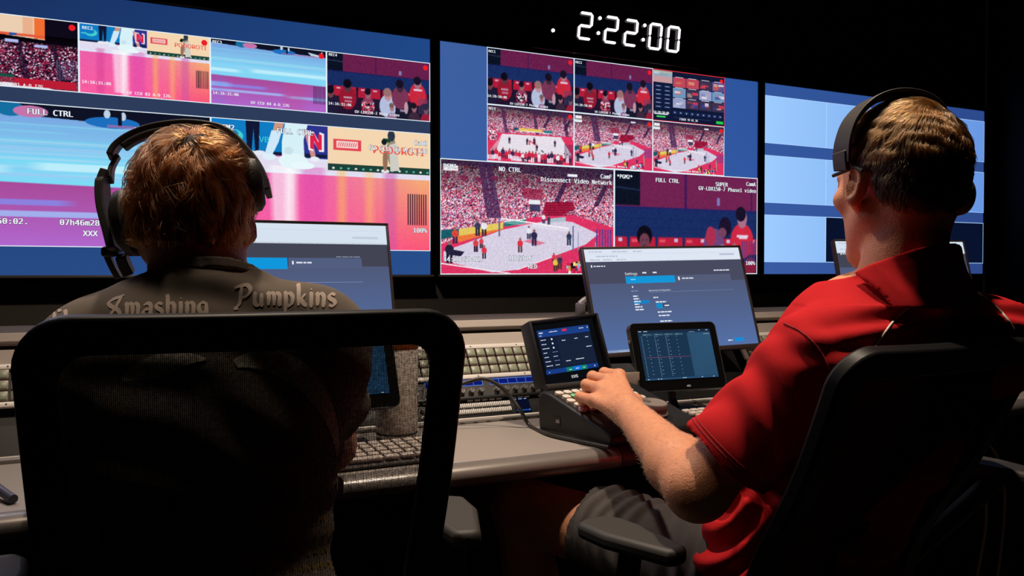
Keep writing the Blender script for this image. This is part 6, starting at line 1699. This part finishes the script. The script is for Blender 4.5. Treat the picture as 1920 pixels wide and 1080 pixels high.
# ---------------------------------------------------------------- headphones of the person in the brown tee
hp = thing('headphones', 'large black over ear headphones with boom, on the reddish brown hair', 'headphones', tuple(hL.o))
OL = Vector(hL.o); A_d = lambda x, y, D: ad(x, y, D) - OL
bp = [A_d(207, 296, 1.195), A_d(219, 274, 1.20), A_d(246, 254, 1.205), A_d(290, 238, 1.21), A_d(350, 231, 1.215), A_d(403, 237, 1.215), A_d(430, 248, 1.212), A_d(450, 265, 1.21), A_d(472, 291, 1.205), A_d(488, 316, 1.20), A_d(498, 341, 1.195), A_d(503, 364, 1.19)]
bp = crom(bp, 5); wdv = Vector((.25, 1, .05))
b = MB(); strip(b, bp, wdv, .034, .0085); b.build('headband', M_HS, hp, smooth=40, bev=.002)
b = MB(); strip(b, [p - p.normalized() * .010 for p in bp[6:-14]], wdv, .028, .010); b.build('headband_pad', M_HS2, hp, smooth=40, bev=.003)
b = MB(); strip(b, crom([A_d(222, 292, 1.195), A_d(210, 315, 1.19), A_d(207, 338, 1.18)], 5), wdv, .018, .006); b.build('slider', M_BLACK, hp, bev=.001)
# left yoke, cup and cushion
b = MB(); strip(b, crom([A_d(200, 322, 1.180), A_d(193, 345, 1.175), A_d(195, 385, 1.165), A_d(206, 430, 1.155), A_d(216, 470, 1.15)], 6), Vector((.35, 1, 0)), [.028] * 6 + [.034] * 19, .011); b.build('yoke', M_HS, hp, smooth=40, bev=.003)
cL = A_d(240, 418, 1.150); nL = Vector((.86, -.47, .20)).normalized()
Mc = Matrix.Translation(cL) @ nL.to_track_quat('Z', 'Y').to_matrix().to_4x4() @ Matrix.Scale(1.0, 4)
Ms = Mc @ Matrix.Diagonal((.84, 1.12, 1, 1))
b = MB(); b.lathe([(0, -.014), (.030, -.013), (.040, -.006), (.042, .006), (.036, .012), (0, .012)], M=Ms, n=40); b.build('ear_cup', M_HS, hp, smooth=40)
b = MB(); prof = [(.020, .012), (.040, .012), (.0455, .018), (.046, .026), (.041, .033), (.031, .035), (.022, .030), (.020, .012)]
b.lathe(prof, M=Ms, n=72); ec = b.build('ear_cushion', M_HS2, hp, smooth=60)
vv = ec.data.vertices; inv = Ms.inverted()
for q in vv:
    l = inv @ q.co; a = math.atan2(l.y, l.x); l2 = l.copy(); f = 1 + .025 * math.sin(a * 22 + 2 * math.sin(a * 3)); l2.x *= f; l2.y *= f; q.co = Ms @ l2
# right cup sits above the ear
cQ = A_d(478, 347, 1.165); nQ = Vector((-.93, .18, -.12)).normalized(); Mq2 = Matrix.Translation(cQ) @ nQ.to_track_quat('Z', 'Y').to_matrix().to_4x4() @ Matrix.Diagonal((.84, 1.05, 1, 1))
b = MB(); b.lathe([(0, -.012), (.026, -.011), (.034, -.005), (.036, .004), (.032, .008), (0, .008)], M=Mq2, n=36); b.build('ear_cup', M_HS, hp, smooth=40)
b = MB(); b.lathe([(.016, .008), (.034, .008), (.039, .013), (.039, .019), (.034, .025), (.026, .026), (.018, .021), (.016, .008)], M=Mq2, n=40); b.build('ear_cushion', M_HS2, hp, smooth=60)
b = MB(); strip(b, crom([A_d(499, 338, 1.195), A_d(497, 352, 1.192), A_d(490, 362, 1.188)], 4), Vector((.25, 1, 0)), .022, .008); b.build('yoke', M_HS, hp, bev=.002)
# boom microphone and its bracket
b = MB(); strip(b, crom([A_d(197, 466, 1.16), A_d(205, 486, 1.165), A_d(214, 505, 1.17), A_d(223, 520, 1.175)], 5), Vector((.3, 1, 0)), .016, .008); b.build('mic_boom', M_HS, hp, bev=.002)
b = MB(); strip(b, crom([A_d(228, 478, 1.15), A_d(234, 496, 1.155), A_d(243, 514, 1.16)], 5), Vector((.3, 1, 0)), .022, .014); b.build('boom_joint', M_HS, hp, bev=.003)
b = MB(); b.box(tuple(A_d(206, 472, 1.16)), (.022, .02, .014), bev=.004); b.build('boom_pivot', M_HS, hp)
